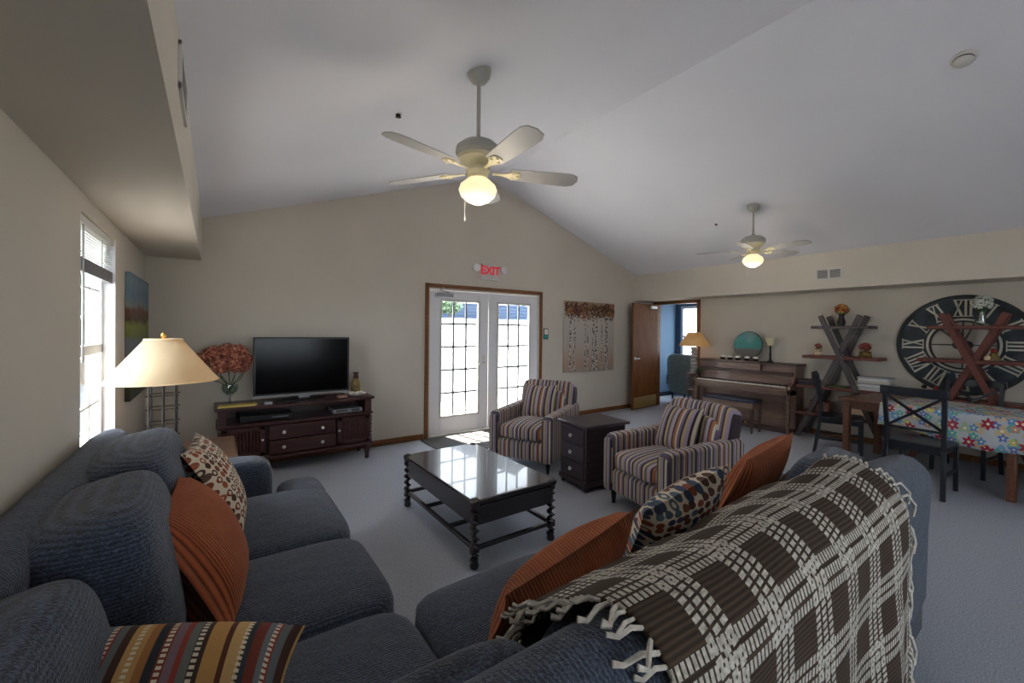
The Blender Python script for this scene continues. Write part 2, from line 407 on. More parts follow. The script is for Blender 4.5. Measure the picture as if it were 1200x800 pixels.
for (xa, za, xb, zb) in ((XS - .1, ceil_z(XS) - .1 * SL, RX, RZ), (RX, RZ, RS + .1, ceil_z(RS) - .1 * SL)):
    mb.add([(xa, YF - .1, za), (xb, YF - .1, zb), (xb, YB + .1, zb), (xa, YB + .1, za), (xa, YF - .1, za + .12), (xb, YF - .1, zb + .12), (xb, YB + .1, zb + .12), (xa, YB + .1, za + .12)],
           [(0, 1, 2, 3), (4, 7, 6, 5), (0, 4, 5, 1), (1, 5, 6, 2), (2, 6, 7, 3), (3, 7, 4, 0)])
mb.build('ceiling', 'ceil', kind='structure', smooth=False)
# oak baseboards
box(XL, DX0 - .06, YB - .014, YB, 0, .075).build('baseboard_back', 'oak', bevel=.004, kind='structure')
box(DX1 + .06, XR, YB - .014, YB, 0, .075).build('baseboard_back', 'oak', bevel=.004, kind='structure')
box(XL, XL + .014, YF, YB - .014, 0, .075).build('baseboard_left', 'oak', bevel=.004, kind='structure')
box(XR - .014, XR, YF, PY0 - .06, 0, .075).build('baseboard_right', 'oak', bevel=.004, kind='structure')
# neighbouring blue room behind the wood door
NX, NY0, NY1 = 8.95, 2.2, 5.95
mb = MB().box(XR + .12, NX + .1, NY1, NY1 + .1, 0, 2.5).box(XR + .12, NX, NY0 - .1, NY0, 0, 2.5).box(XR + .1, XR + .12, NY0, PY0, 0, 2.5).box(XR + .1, XR + .12, PY1, NY1, 0, 2.5)
slab_with_holes(mb, 'x', NX, .1, NY0, NY1, 0, 2.5, [(4.2, 5.82, .66, 2.1)]); mb.build('wall_blue_room', 'blue_wall', kind='structure', smooth=False)
box(XR + .1, NX + .1, NY0 - .1, NY1 + .1, 2.5, 2.56).build('ceiling_blue_room', 'ceil', kind='structure')
box(XR + .12, NX + .1, YB + .12, NY1 + .1, -.12, 0).build('floor_blue_room', 'carpet', kind='structure')
box(XR + .13, NX, NY1 - .014, NY1, 0, .09).build('baseboard_blue_room', plain('dark_base', (30, 40, 52), .5), kind='structure')
wf = MB()
for a, b, c, d in ((4.2, 5.82, .66, .72), (4.2, 5.82, 2.04, 2.1), (4.2, 4.26, .72, 2.04), (5.76, 5.82, .72, 2.04), (4.26, 5.76, 1.36, 1.41)): wf.box(NX - .02, NX + .06, a, b, c, d)
w3 = wf.build('window_2', 'white', bevel=.005, kind='structure')
box(NX + .03, NX + .036, 4.24, 5.78, .7, 2.06).build('pane', 'glass', w3)

# ------------------------------------------------------------------ french doors
fr = MB()
for a in ((DX0 - .05, DX0 + .005, 0, DZ + .05), (DX1 - .005, DX1 + .05, 0, DZ + .05), (DX0 - .05, DX1 + .05, DZ - .005, DZ + .05)):
    fr.box(a[0], a[1], YB - .022, YB + .0, a[2], a[3])
d1 = fr.build('door_1', 'oak', bevel=.006, kind='structure')
jb = MB().box(DX0, DX0 + .03, YB, YB + .12, 0, DZ).box(DX1 - .03, DX1, YB, YB + .12, 0, DZ).box(DX0, DX1, YB, YB + .12, DZ - .03, DZ).box(DX0, DX1, YB - .03, YB + .12, 0, .022)
jb.build('jamb', 'dim_white', d1, bevel=.004)
DM = (DX0 + DX1) / 2
for x0, x1 in ((DX0 + .032, DM - .003), (DM + .003, DX1 - .032)):
    ya, yb = YB + .012, YB + .056; gx0, gx1, gz0, gz1 = x0 + .165, x1 - .165, .27, 1.9
    lf = MB().box(x0, gx0, ya, yb, .026, DZ - .034).box(gx1, x1, ya, yb, .026, DZ - .034).box(gx0, gx1, ya, yb, .026, gz0).box(gx0, gx1, ya, yb, gz1, DZ - .034)
    leaf = lf.build('leaf', 'white', d1, bevel=.004)
    mo = MB().box(gx0 - .02, gx0 + .012, ya - .01, ya + .004, gz0 - .02, gz1 + .02).box(gx1 - .012, gx1 + .02, ya - .01, ya + .004, gz0 - .02, gz1 + .02).box(gx0, gx1, ya - .01, ya + .004, gz0 - .02, gz0 + .012).box(gx0, gx1, ya - .01, ya + .004, gz1 - .012, gz1 + .02)
    mo.build('glazing_bead', 'dim_white', leaf, bevel=.004)
    mu = MB()
    for k in (1, 2): mu.box(gx0 + (gx1 - gx0) * k / 3 - .0135, gx0 + (gx1 - gx0) * k / 3 + .0135, ya + .014, ya + .03, gz0, gz1)
    for k in range(1, 5): mu.box(gx0, gx1, ya + .014, ya + .03, gz0 + (gz1 - gz0) * k / 5 - .0135, gz0 + (gz1 - gz0) * k / 5 + .0135)
    mu.build('muntin_grid', 'silver', leaf)
    box(gx0, gx1, ya + .02, ya + .024, gz0, gz1).build('pane', 'glass', leaf)
hx = DM - .075
h = MB().lathe([(.028, 0), (.028, .008), (.012, .014), (.012, .04)], seg=16, mat=Matrix.Translation((hx, YB + .012, 1.0)) @ Matrix.Rotation(PI / 2, 4, 'X'))
h.tube([(hx, YB - .03, 1.0), (hx - .04, YB - .036, 1.0), (hx - .11, YB - .034, .995)], [.011, .01, .008]); h.box(hx - .02, hx + .02, YB + .008, YB + .014, 1.05, 1.12)
h.build('lever_handle', 'steel', d1)
MB().box(DX0 + .1, DX0 + .36, YB - .05, YB + .012, 1.945, 2.0).beam((DX0 + .3, YB - .03, 2.01), (DX0 + .15, YB - .06, 2.035), .02, .01).beam((DX0 + .15, YB - .06, 2.035), (DX0 + .22, YB - .015, 2.09), .02, .01).build('door_closer', 'silver', d1, bevel=.008)
# mat
mt = box(2.22, 4.0, 4.52, 5.32, .001, .014).build('door_mat', 'mat', bevel=.004, loc=(3.1, 4.9, 0)); tag(mt, 'flat grey door mat on the carpet in front of the white french doors', 'mat')

# ------------------------------------------------------------------ wood door
cs = MB().box(XR - .02, XR, PY0 - .06, PY0, 0, PZ + .06).box(XR - .02, XR, PY1, PY1 + .06, 0, PZ + .06).box(XR - .02, XR, PY0 - .06, PY1 + .06, PZ, PZ + .04)
cs.box(XR, XR + .12, PY0, PY0 + .02, 0, PZ).box(XR, XR + .12, PY1 - .02, PY1, 0, PZ).box(XR, XR + .12, PY0, PY1, PZ - .02, PZ)
d2 = cs.build('door_2', 'oak', bevel=.005, kind='structure')
hp = Vector((XR - .01, PY1 - .02, 0)); fe = Vector((6.42, 5.16, 0)); dv = (fe - hp).normalized(); L2 = .86; nv = Vector((-dv.y, dv.x, 0))
Md = Matrix(((dv.x, nv.x, 0, hp.x), (dv.y, nv.y, 0, hp.y), (0, 0, 1, 0), (0, 0, 0, 1)))
lf = MB().box(0, L2, -.02, .02, .012, 2.035, Md).build('leaf', 'door_wood', d2, bevel=.003)
side = 1 if (Md @ Vector((0, 1, 0)) - Md @ Vector((0, 0, 0))).y < 0 else -1
kp = MB().box(.03, L2 - .03, .0202 * side, .0225 * side, .03, .24, Md); kp.build('kick_plate', 'brass', d2)
kn = MB().tube([Md @ Vector((L2 - .06, .02 * side, .98)), Md @ Vector((L2 - .06, .05 * side, .98))], .012).tube([Md @ Vector((L2 - .06, .055 * side, .98)), Md @ Vector((L2 - .17, .055 * side, .98))], .01)
kn.lathe([(.03, 0), (.03, .008)], mat=Md @ Matrix.Translation((L2 - .06, .02 * side, .98)) @ Matrix.Rotation(-PI / 2 * side, 4, 'X')); kn.build('lever_handle', 'steel', d2)
MB().box(.1, .32, .02 * side, .07 * side, 1.95, 2.0, Md).build('door_closer', 'steel', d2, bevel=.006)

# ------------------------------------------------------------------ left window and blind
wf = MB(); xw0, xw1 = XL - .1, XL - .06; zm = (WZ0 + WZ1) / 2
for a in ((WY0, WY0 + .045, WZ0, WZ1), (WY1 - .045, WY1, WZ0, WZ1), (WY0, WY1, WZ0, WZ0 + .05), (WY0, WY1, WZ1 - .045, WZ1), (WY0, WY1, zm - .03, zm + .03)): wf.box(xw0, xw1, *a)
for z in (1.0, 1.72): wf.box(xw0 + .01, xw1 - .01, WY0 + .045, WY1 - .045, z - .008, z + .008)
for k in (1, 2): wf.box(xw0 + .01, xw1 - .01, WY0 + (WY1 - WY0) * k / 3 - .008, WY0 + (WY1 - WY0) * k / 3 + .008, WZ0, WZ1)
w1 = wf.build('window_1', 'white', bevel=.005, kind='structure')
box(xw0 + .018, xw0 + .023, WY0 + .03, WY1 - .03, WZ0 + .03, WZ1 - .03).build('pane', 'glass', w1)
MB().box(XL - .06, XL + .03, WY0 - .03, WY1 + .03, WZ0 - .03, WZ0).build('window_sill', 'white', w1, bevel=.004)
MB().box(XL - .06, XL - .0, WY0, WY0 + .008, WZ0, WZ1).box(XL - .06, XL, WY1 - .008, WY1, WZ0, WZ1).build('window_reveal', 'white', w1)
bl = thing('window_blind', 'white horizontal slat blind pulled up at the top of the left window', 'blind', (XL - .03, 3.46, 1.84))
box(XL - .055, XL - .01, WY0 + .012, WY1 - .012, WZ1 - .045, WZ1 - .002).build('headrail', 'blind', bl, bevel=.004)
sl = MB()
for i in range(10):
    z = WZ1 - .06 - i * .0155; sl.add([(XL - .05, WY0 + .015, z + .006), (XL - .05, WY1 - .015, z + .006), (XL - .015, WY1 - .015, z - .006), (XL - .015, WY0 + .015, z - .006)], [(0, 1, 2, 3)])
so = sl.build('slats', 'blind', bl); sm = so.modifiers.new('t', 'SOLIDIFY'); sm.thickness = .0015
st = MB()
for i in range(9): st.box(XL - .053, XL - .012, WY0 + .015, WY1 - .015, WZ1 - .225 - .0085 * i, WZ1 - .219 - .0085 * i)
st.build('slat_stack', 'silver', bl); MB().tube([(XL - .008, WY0 + .1, WZ1 - .05), (XL - .008, WY0 + .1, 1.3)], .005, 6).build('tilt_wand', 'dim_white', bl); MB().tube([(XL - .02, WY1 - .3, WZ1 - .05), (XL - .02, WY1 - .3, WZ1 - .3)], .003, 6).build('lift_cord', 'dim_white', bl)
# unseen windows behind the camera, added to bring more daylight into the room
for i, (a0, a1, z0, z1) in enumerate(REAR_LEFT):
    mb = MB()
    for q in ((a0, a0 + .05, z0, z1), (a1 - .05, a1, z0, z1), (a0, a1, z0, z0 + .05), (a0, a1, z1 - .05, z1), (a0, a1, (z0 + z1) / 2 - .02, (z0 + z1) / 2 + .02)): mb.box(XL - .1, XL - .05, *q)
    mb.build('added_window_3', 'white', kind='structure')
for i, (a0, a1, z0, z1) in enumerate(REAR):
    mb = MB()
    for q in ((a0, a0 + .05, z0, z1), (a1 - .05, a1, z0, z1), (a0, a1, z0, z0 + .05), (a0, a1, z1 - .05, z1), ((a0 + a1) / 2 - .03, (a0 + a1) / 2 + .03, z0, z1)): mb.box(q[0], q[1], YF - .1, YF - .04, q[2], q[3])
    mb.build('added_window_4', 'white', kind='structure')
# ------------------------------------------------------------------ sectional sofa
sf = thing('sectional_sofa', 'L-shaped dark blue-grey chenille sectional sofa in the foreground, against the left wall', 'sofa', (0, 1.5, 0))
b = MB().box(-.5, .5, .47, 3.24, .07, .27).box(.5, 2.74, .47, 1.46, .07, .27); b.build('base', 'sofa_y', sf, bevel=.03)
for x, y in ((-.44, 3.16), (.4, 3.16), (2.66, 1.38), (2.66, .54), (-.44, .54), (.6, 1.38)): MB().lathe([(.025, 0), (.035, .075)], (x, y, 0), 12).build('foot', 'espresso', sf)
def rollback(p0, p1, name, zc, r):
    """upright back frame with a rolled top"""
    p0, p1 = Vector(p0), Vector(p1); d = (p1 - p0).normalized(); s = Vector((-d.y, d.x, 0)); L = (p1 - p0).length
    prof = [(-r * .85, .25), (-r * .9, .6), (-r * .97, zc - .05)]
    for i in range(9):
        a = PI * (1 - i / 8) ; prof.append((r * cos(a), zc + (r + .004) * sin(a)))
    prof += [(r * .85, zc - .07), (r * .7, .6), (r * .68, .25)]
    vs = []; fs = []; n = len(prof); K = 14
    for j in range(K + 1):
        t = j / K; e = 1 - .10 * (abs(2 * t - 1) ** 14)
        for q, z in prof: vs.append(p0 + d * L * t + s * q * e + Vector((0, 0, .25 + (z - .25) * (1 - .03 * (abs(2 * t - 1) ** 14)))))
    for j in range(K):
        for k in range(n - 1): fs.append((j * n + k, j * n + k + 1, (j + 1) * n + k + 1, (j + 1) * n + k))
    fs.append(tuple(range(n))); fs.append(tuple(K * n + k for k in range(n))[::-1])
    return MB().add(vs, fs).build('back_rest', name, sf, bevel=.02, seg=3)
rollback((-.455, .43, 0), (-.455, 3.22, 0), 'sofa_y', .855, .085); rollback((-.5, .55, 0), (2.74, .55, 0), 'sofa_x', .80, .118)
for s, c in (((.36, .125, .22), (-.06, 3.145, .45)), ((.125, .36, .22), (2.62, .94, .45))):
    MB().blob(c, s, 6, 8).build('arm', 'sofa_z', sf)
# seat cushions with T ends round the arms
def seat(x0, x1, y0, y1, mat, z=.365, h=.115, puff=.03):
    return MB().blob(((x0 + x1) / 2, (y0 + y1) / 2, z), ((x1 - x0) / 2, (y1 - y0) / 2, h), 7, 9, puff)
m = seat(-.16, .585, 2.2, 3.015, 'sofa_y'); m.blob((.455, 3.03, .365), (.135, .215, .113), 4, 8, .01); m.build('seat_cushion', 'sofa_y', sf)
seat(-.16, .585, 1.555, 2.195, 'sofa_y').build('seat_cushion', 'sofa_y', sf)
seat(-.2, .58, .72, 1.55, 'sofa_y').build('seat_cushion', 'sofa_y', sf)
seat(.585, 1.285, .72, 1.55, 'sofa_y').build('seat_cushion', 'sofa_y', sf)
seat(1.29, 1.925, .72, 1.55, 'sofa_y').build('seat_cushion', 'sofa_y', sf)
m = seat(1.93, 2.49, .72, 1.55, 'sofa_y'); m.blob((2.52, 1.42, .365), (.215, .135, .113), 4, 8, .01); m.build('seat_cushion', 'sofa_y', sf)
# loose back cushions leaning on the back
def backc(c, s, lean, axis, yaw=0): 
    R = Matrix.Rotation(yaw, 3, 'Z') @ Matrix.Rotation(lean, 3, axis); return MB().blob(c, s, 4.2, 10, 0, R)
for y, hy, z, yw in ((2.6, .41, .71, .0), (1.88, .34, .70, .03), (1.17, .34, .655, -.04)): backc((-.262 if y > 1.5 else -.31, y, z), (.165 if y > 1.5 else .12, hy, .26), -.2, 'Y', yw).build('back_cushion', 'sofa_z', sf)
for x, hx, z, yw in ((.28, .33, .585, .0), (.96, .34, .56, 0), (1.62, .33, .565, 0), (2.34, .30, .70, .04)): backc((x, .755, z), (hx, .12, .225), .22, 'X', yw).build('back_cushion', 'sofa_z', sf)

# ------------------------------------------------------------------ throw pillows
def pillow(name, label, a, bb, c, d, thick, mat, group=None, n=16, pinch=.10, sag=0):
    """a,b,c,d: corners in order; two bulging faces with a sharp seam"""
    a, bb, c, d = map(Vector, (a, bb, c, d)); nrm = (bb - a).cross(d - a).normalized()
    mb = MB(); vs = []; uv = []; fs = []
    for side in (1, -1):
        for j in range(n + 1):
            for i in range(n + 1):
                u, v = i / n, j / n; U, V = 2 * u - 1, 2 * v - 1
                uu = .5 + .5 * U * (1 - pinch * (1 - V * V) * abs(U) ** 2); vv = .5 + .5 * V * (1 - pinch * (1 - U * U) * abs(V) ** 2)
                p = a * (1 - uu) * (1 - vv) + bb * uu * (1 - vv) + c * uu * vv + d * (1 - uu) * vv
                w = max(0, (1 - U * U) * (1 - V * V)) ** .42
                w *= 1 + .05 * sin(7 * u + 3) * sin(6 * v)
                vs.append(p + nrm * side * thick / 2 * w); uv.append((u, v))
    m = (n + 1) ** 2
    for s in (0, 1):
        for j in range(n):
            for i in range(n):
                k = s * m + j * (n + 1) + i; q = (k, k + 1, k + n + 2, k + n + 1); fs.append(q if s == 0 else q[::-1])
    mb.add(vs, fs); mb.uv = uv
    cen = (a + bb + c + d) / 4; low = min(a.z, bb.z, c.z, d.z)
    o = mb.build(name, mat, None, loc=(cen.x, cen.y, low), angle=3)
    w = o.modifiers.new('weld', 'WELD'); w.merge_threshold = .0004
    return tag(o, label, 'pillow', group)
P = pillow
P('throw_pillow', 'rust corduroy pillow leaning on the left sofa back, nearer than the ring-patterned pillow', (-.18, 1.78, .85), (-.12, 2.27, .87), (.10, 2.14, .50), (.04, 1.62, .49), .24, 'cord')
P('throw_pillow', 'cream pillow with brown rings tucked behind a rust pillow near the lamp', (-.13, 2.5, .90), (-.09, 2.98, .90), (.13, 2.9, .50), (.11, 2.38, .50), .17, 'hex')
P('throw_pillow', 'multicoloured woven striped pillow at the bottom left corner of the sofa', (-.32, 1.54, .71), (.21, 1.31, .65), (.10, .98, .55), (-.36, 1.19, .60), .24, 'kilim')
P('throw_pillow', 'rust orange corduroy pillow on the right sofa run, nearest the coffee table corner', (.64, .94, .77), (1.20, .95, .87), (1.24, 1.16, .50), (.68, 1.12, .48), .2, 'cord')
P('throw_pillow', 'cream pillow with blue and brown pebble dots between two rust pillows', (1.22, .93, .86), (1.83, .95, .915), (1.88, 1.14, .52), (1.28, 1.12, .49), .19, 'dots')
P('throw_pillow', 'rust pillow at the far end of the right sofa run beside the throw', (1.94, .92, .92), (2.50, .95, .965), (2.52, 1.15, .54), (2.0, 1.13, .52), .17, 'cord')

# ------------------------------------------------------------------ plaid throw over the right sofa back
def throw():
    path = [(.91, .60), (.905, .68), (.885, .75), (.845, .797), (.79, .827), (.73, .862), (.665, .902), (.60, .93), (.55, .938), (.50, .930), (.452, .897), (.42, .85), (.412, .80), (.41, .72), (.412, .6), (.408, .45), (.402, .3), (.398, .16)]
    pts = [Vector((0, y, z)) for y, z in path]; dist = [0]
    for i in range(1, len(pts)): dist.append(dist[-1] + (pts[i] - pts[i - 1]).length)
    def at(s):
        for i in range(1, len(pts)):
            if s <= dist[i] or i == len(pts) - 1:
                t = (s - dist[i - 1]) / (dist[i] - dist[i - 1]); return pts[i - 1].lerp(pts[i], t)
    NU, NV = 110, 70; x0, x1 = .66, 2.10; vs = []; uv = []
    cush = [(.62, 1.30), (1.30, 1.95), (1.95, 2.5)]
    def pos(u, s):
        x = x0 + (x1 - x0) * u; p = at(s)
        gap = min(abs(x - 1.30), abs(x - 1.95), .16) / .16
        top = max(0, 1 - abs(p.y - .82) / .16) if p.z > .6 else 0
        back = max(0, (.9 - p.z)) if p.y < .45 else 0
        dz = -.035 * (1 - gap) ** 2 * top + (.02 if x < 1.5 else .075) * (x - 1.5) * max(top, max(0, 1 - abs(p.y - .70) / .2) if p.z > .6 else 0) + .006 * sin(9 * x + 4 * s) * (1 if p.z > .8 else .4)
        dy = back * .03 * sin(11 * x + 3 * s) - back * .012
        xx = x + .012 * sin(5 * s + 2) + u * .14 * max(0, min(1, (p.y - .42) / .4))
        return Vector((xx, p.y + dy, p.z + dz))
    tot = dist[-1]
    for j in range(NV + 1):
        for i in range(NU + 1):
            vs.append(pos(i / NU, tot * j / NV)); uv.append(((x1 - x0) * i / NU, tot * j / NV))
    fs = [(j * (NU + 1) + i, j * (NU + 1) + i + 1, (j + 1) * (NU + 1) + i + 1, (j + 1) * (NU + 1) + i) for j in range(NV) for i in range(NU)]
    mb = MB().add(vs, fs); mb.uv = uv
    root = thing('throw_blanket', 'dark brown and cream plaid knitted throw with fringe draped over the right sofa back', 'blanket', (1.48, .6, .9))
    o = mb.build('knit_panel', 'plaid', root, angle=3); so = o.modifiers.new('t', 'SOLIDIFY'); so.thickness = .012; so.offset = 1
    fr = MB(); N = 64
    for e, sg in ((0, -1), (1, 1)):
        for k in range(N):
            s = tot * (k + .5) / N; p = pos(e, s); L = random.uniform(.08, .14) if e else random.uniform(.045, .09); r = random.uniform(.0035, .0055)
            sx = sg * random.uniform(.02, .05); w = random.uniform(-.02, .02)
            if p.z > .8 or p.y > .6:   # lies on the cushion top, then droops over the end
                q = [p + Vector((0, 0, .006)), p + Vector((sg * L * .4, w, .012)), p + Vector((sg * L * .8, w * 2, .0 if e == 0 else -.03)), p + Vector((sg * L, w * 2 + .01, .004 if e == 0 else -.08))]
            else:
                q = [p + Vector((0, -.004, 0)), p + Vector((sx * .6, -.01 + w * .4, -.02)), p + Vector((sx, -.008 + w, -L * .6)), p + Vector((sx * 1.2, w, -L * 1.1))]
            fr.tube(q, [r, r * 1.2, r, r * 1.3], 5)
    for k in range(70):
        x = k / 69; p = pos(x, tot); L = random.uniform(.08, .12); fr.tube([p, p + Vector((random.uniform(-.01, .01), 0, -L * .5)), p + Vector((random.uniform(-.02, .02), 0, -L))], .0045, 5)
    f = fr.build('fringe', 'yarn', root)
throw()

# ------------------------------------------------------------------ coffee table with twisted legs
ct = thing('coffee_table', 'dark polished coffee table with twisted legs in the middle of the carpet', 'table', (1.63, 2.82, 0))
x0, x1, y0, y1, H = 1.28, 1.965, 2.24, 3.43, .435
MB().box(x0, x1, y0, y1, H - .028, H).build('table_top', 'espresso', ct, bevel=.012, seg=3)
MB().box(x0 + .02, x1 - .02, y0 + .02, y1 - .02, H - .165, H - .028).build('apron', 'espresso', ct, bevel=.004)
MB().box(x0 + .035, x1 - .035, y0 + .008, y0 + .02, H - .155, H - .04).build('drawer_front', 'espresso', ct, bevel=.005)
for lx in (x0 + .032, x1 - .032):
    for ly in (y0 + .032, y1 - .032):
        mb = MB().lathe([(.0, H + .012), (.022, H + .008), (.034, H - .004), (.036, H - .028), (.028, H - .04), (.03, H - .06)], (lx, ly, 0), 14)
        vs = []; fs = []; n = 60; seg = 12; zt, zb = H - .05, .05
        for i in range(n + 1):
            z = zt + (zb - zt) * i / n; a = i / n * 2 * PI * 6.5; rr = .02
            for k in range(seg):
                t = 2 * PI * k / seg; vs.append((lx + cos(a) * .012 + rr * cos(t), ly + sin(a) * .012 + rr * sin(t), z))
        for i in range(n):
            for k in range(seg): fs.append((i * seg + k, i * seg + (k + 1) % seg, (i + 1) * seg + (k + 1) % seg, (i + 1) * seg + k))
        mb.add(vs, fs); mb.lathe([(.014, 0), (.026, .008), (.03, .025), (.022, .045), (.026, .06), (.02, .075)], (lx, ly, 0), 14); mb.box(lx - .022, lx + .022, ly - .022, ly + .022, .105, .15)
        mb.build('leg', 'espresso', ct)
st = MB()
za, zb = .115, .14
st.box(x0 + .03, x1 - .03, y0 + .018, y0 + .045, za, zb).box(x0 + .03, x1 - .03, y1 - .045, y1 - .018, za, zb).box(x0 + .018, x0 + .045, y0 + .03, y1 - .03, za, zb).box(x1 - .045, x1 - .018, y0 + .03, y1 - .03, za, zb)
for k in (1, 2): st.box(x0 + .03, x1 - .03, y0 + (y1 - y0) * k / 3 - .013, y0 + (y1 - y0) * k / 3 + .013, za, zb)
st.build('stretcher_frame', 'espresso', ct, bevel=.003)

# ------------------------------------------------------------------ armchairs (local: front edge at x=0, facing -X)
def armchair(loc, rz, label):
    t = thing('armchair', label, 'armchair', loc, rz, 'striped armchairs', local=True)
    MB().blob((.41, 0, .215), (.40, .365, .105), 12, 6).build('base', 'st_y', t, bevel=0)
    MB().blob((.30, 0, .40), (.325, .262, .075), 6, 9, .035).build('seat_cushion', 'st_y', t)
    for s in (-1, 1):
        arm = MB(); o = []
        prof = [(.0, .13), (.0, .56), (.015, .595), (.05, .605), (.80, .64), (.84, .6), (.82, .13)]
        n = len(prof); y0, y1 = s * .262, s * .375
        for f, yy in ((0, y0), (1, y0 + (y1 - y0) * .2), (1, y0 + (y1 - y0) * .8), (0, y1)):
            for x, z in prof: arm.v.append(Vector((x + (0 if f else .012 * (1 if x < .4 else -1)), yy, z - (0 if f else .014 * (1 if z > .3 else 0)))))
        for j in range(3):
            for k in range(n): arm.f.append((j * n + k, j * n + (k + 1) % n, (j + 1) * n + (k + 1) % n, (j + 1) * n + k))
        arm.f.append(tuple(range(n))); arm.f.append(tuple(3 * n + k for k in range(n))[::-1])
        a = arm.build('arm', 'st_x', t, bevel=.012, seg=3)
        MB().blob((.002, (y0 + y1) / 2, .345), (.010, .054, .225), 8, 4).build('front_panel', 'st_y', a)
    R = Matrix.Rotation(.24, 3, 'Y')
    bk = MB().blob((.74, 0, .60), (.085, .345, .29), 7, 9, 0, R); bk.build('backrest', 'st_y', t)
    MB().blob((.635, 0, .60), (.05, .255, .2), 4, 8, 0, R).build('back_pad', 'st_y', t)
    for x, y in ((.06, .31), (.06, -.31), (.76, .3), (.76, -.3)): MB().lathe([(.016, 0), (.026, .12)], (x, y, 0), 10).build('leg', 'espresso', t)
    return t
def place(loc, rz, p): return Vector(loc) + Matrix.Rotation(rz, 3, 'Z') @ Vector(p)
c1, r1 = (2.61, 3.60, 0), math.radians(26); c2, r2 = (2.70, 2.17, 0), math.radians(-10)
armchair(c1, r1, 'striped upholstered armchair in front of the white french doors')
armchair(c2, r2, 'striped upholstered armchair between the dark drawer chest and the sofa')
def chair_pillow(loc, rz, yo, label, tilt=0):
    q = [place(loc, rz, p) for p in ((.60, yo - .20, .86), (.60, yo + .21, .85), (.44, yo + .22, .47), (.44, yo - .22, .47))]
    o = pillow('throw_pillow', label, *q, .16, 'st_z')
M['st_z'] = None
def uv_stripes():
    t = NT('stripe_pillow'); t.set(Roughness=.9); tc = t.n('ShaderNodeTexCoord'); sep = t.n('ShaderNodeSeparateXYZ'); t.l(tc.outputs['UV'], sep.inputs[0])
    tot = sum(w for _, w in STRIPES); p = 0; st = []
    for c, w in STRIPES: st.append((p / tot, c)); p += w
    t.l(t.ramp(t.math('FRACT', t.math('MULTIPLY_ADD', sep.outputs[0], .9, .1)), st, 'CONSTANT'), t.b.inputs['Base Color']); t.bump(t.noise(tc.outputs['Object'], 220, 2), .25, .003); return t.m
M['st_z'] = uv_stripes()
chair_pillow(c1, r1, .02, 'striped pillow on the armchair in front of the french doors')
chair_pillow(c2, r2, .03, 'striped pillow on the armchair beside the drawer chest')

# ------------------------------------------------------------------ small three-drawer chest
ch = thing('drawer_chest', 'small dark three-drawer chest standing between the two striped armchairs', 'chest', (2.77, 2.94, 0), math.radians(-6), local=True)
w = .20
MB().box(.0, .48, -w, w, .07, .59).build('body', 'chest', ch, bevel=.004)
MB().box(-.03, .52, -w - .03, w + .03, .59, .62).build('top', 'chest', ch, bevel=.012, seg=3)
MB().box(-.015, .49, -w - .012, w + .012, .045, .095).build('plinth', 'chest', ch, bevel=.006)
for x, y in ((.02, -w + .02), (.02, w - .02), (.46, -w + .02), (.46, w - .02)): MB().lathe([(.012, 0), (.024, .02), (.02, .045)], (x, y, 0), 12).build('foot', 'chest', ch)
for i in range(3):
    z0 = .11 + i * .158
    d = MB().box(-.014, .004, -w + .025, w - .025, z0, z0 + .145).build('drawer', 'chest', ch, bevel=.006)
    MB().lathe([(.006, 0), (.007, .012), (.02, .02), (.018, .03), (0, .034)], seg=12, mat=Matrix.Translation((-.012, 0, z0 + .073)) @ Matrix.Rotation(-PI / 2, 4, 'Y')).build('knob', 'steel', d)
# ------------------------------------------------------------------ television stand and what is on it
ts = thing('tv_stand', 'dark cherry wood television stand with two slatted doors and drawers against the back wall', 'tv stand', (.74, 5.13, 0))
x0, x1, yf, yk, H = .02, 1.46, 4.93, 5.35, .717
def bow(x, a=.045): t = (x - (x0 + x1) / 2) / ((x1 - x0) / 2); return -a * (1 - t * t)
def slabbow(z0, z1, out, xa=x0, xb=x1, yk=yk, n=16, a=.045):
    o = [(xa + (xb - xa) * i / n, yf - out + bow(xa + (xb - xa) * i / n, a)) for i in range(n + 1)]; return MB().prism(o + [(xb, yk), (xa, yk)], z0, z1)
slabbow(H - .03, H, .03, x0 - .03, x1 + .03).build('top', 'cherry', ts, bevel=.008)
slabbow(.515, .545, .015, x0 - .015, x1 + .015).build('middle_shelf', 'cherry', ts, bevel=.006)
slabbow(.165, .2, .015, x0 - .015, x1 + .015).build('plinth', 'cherry', ts, bevel=.006)
MB().box(x0, x0 + .07, yf, yk, .545, H - .03).box(x1 - .07, x1, yf, yk, .545, H - .03).box(x0, x1, yk - .02, yk, .545, H - .03).build('open_bay', 'cherry', ts)
MB().box(x0, x1, yf + .02, yk, .2, .515).build('carcass', 'cherry', ts)
xa, xb = .44, 1.06
for z0, z1 in ((.21, .35), (.36, .505)):
    d = slabbow(z0, z1, .01, xa, xb, yf + .03).build('drawer', 'cherry', ts, bevel=.008)
    for kx in (xa + .13, xb - .13): MB().lathe([(.006, 0), (.006, .012), (.018, .02), (.015, .03), (0, .033)], seg=12, mat=Matrix.Translation((kx, yf - .01 + bow(kx), (z0 + z1) / 2)) @ Matrix.Rotation(PI / 2, 4, 'X')).build('knob', 'steel', d)
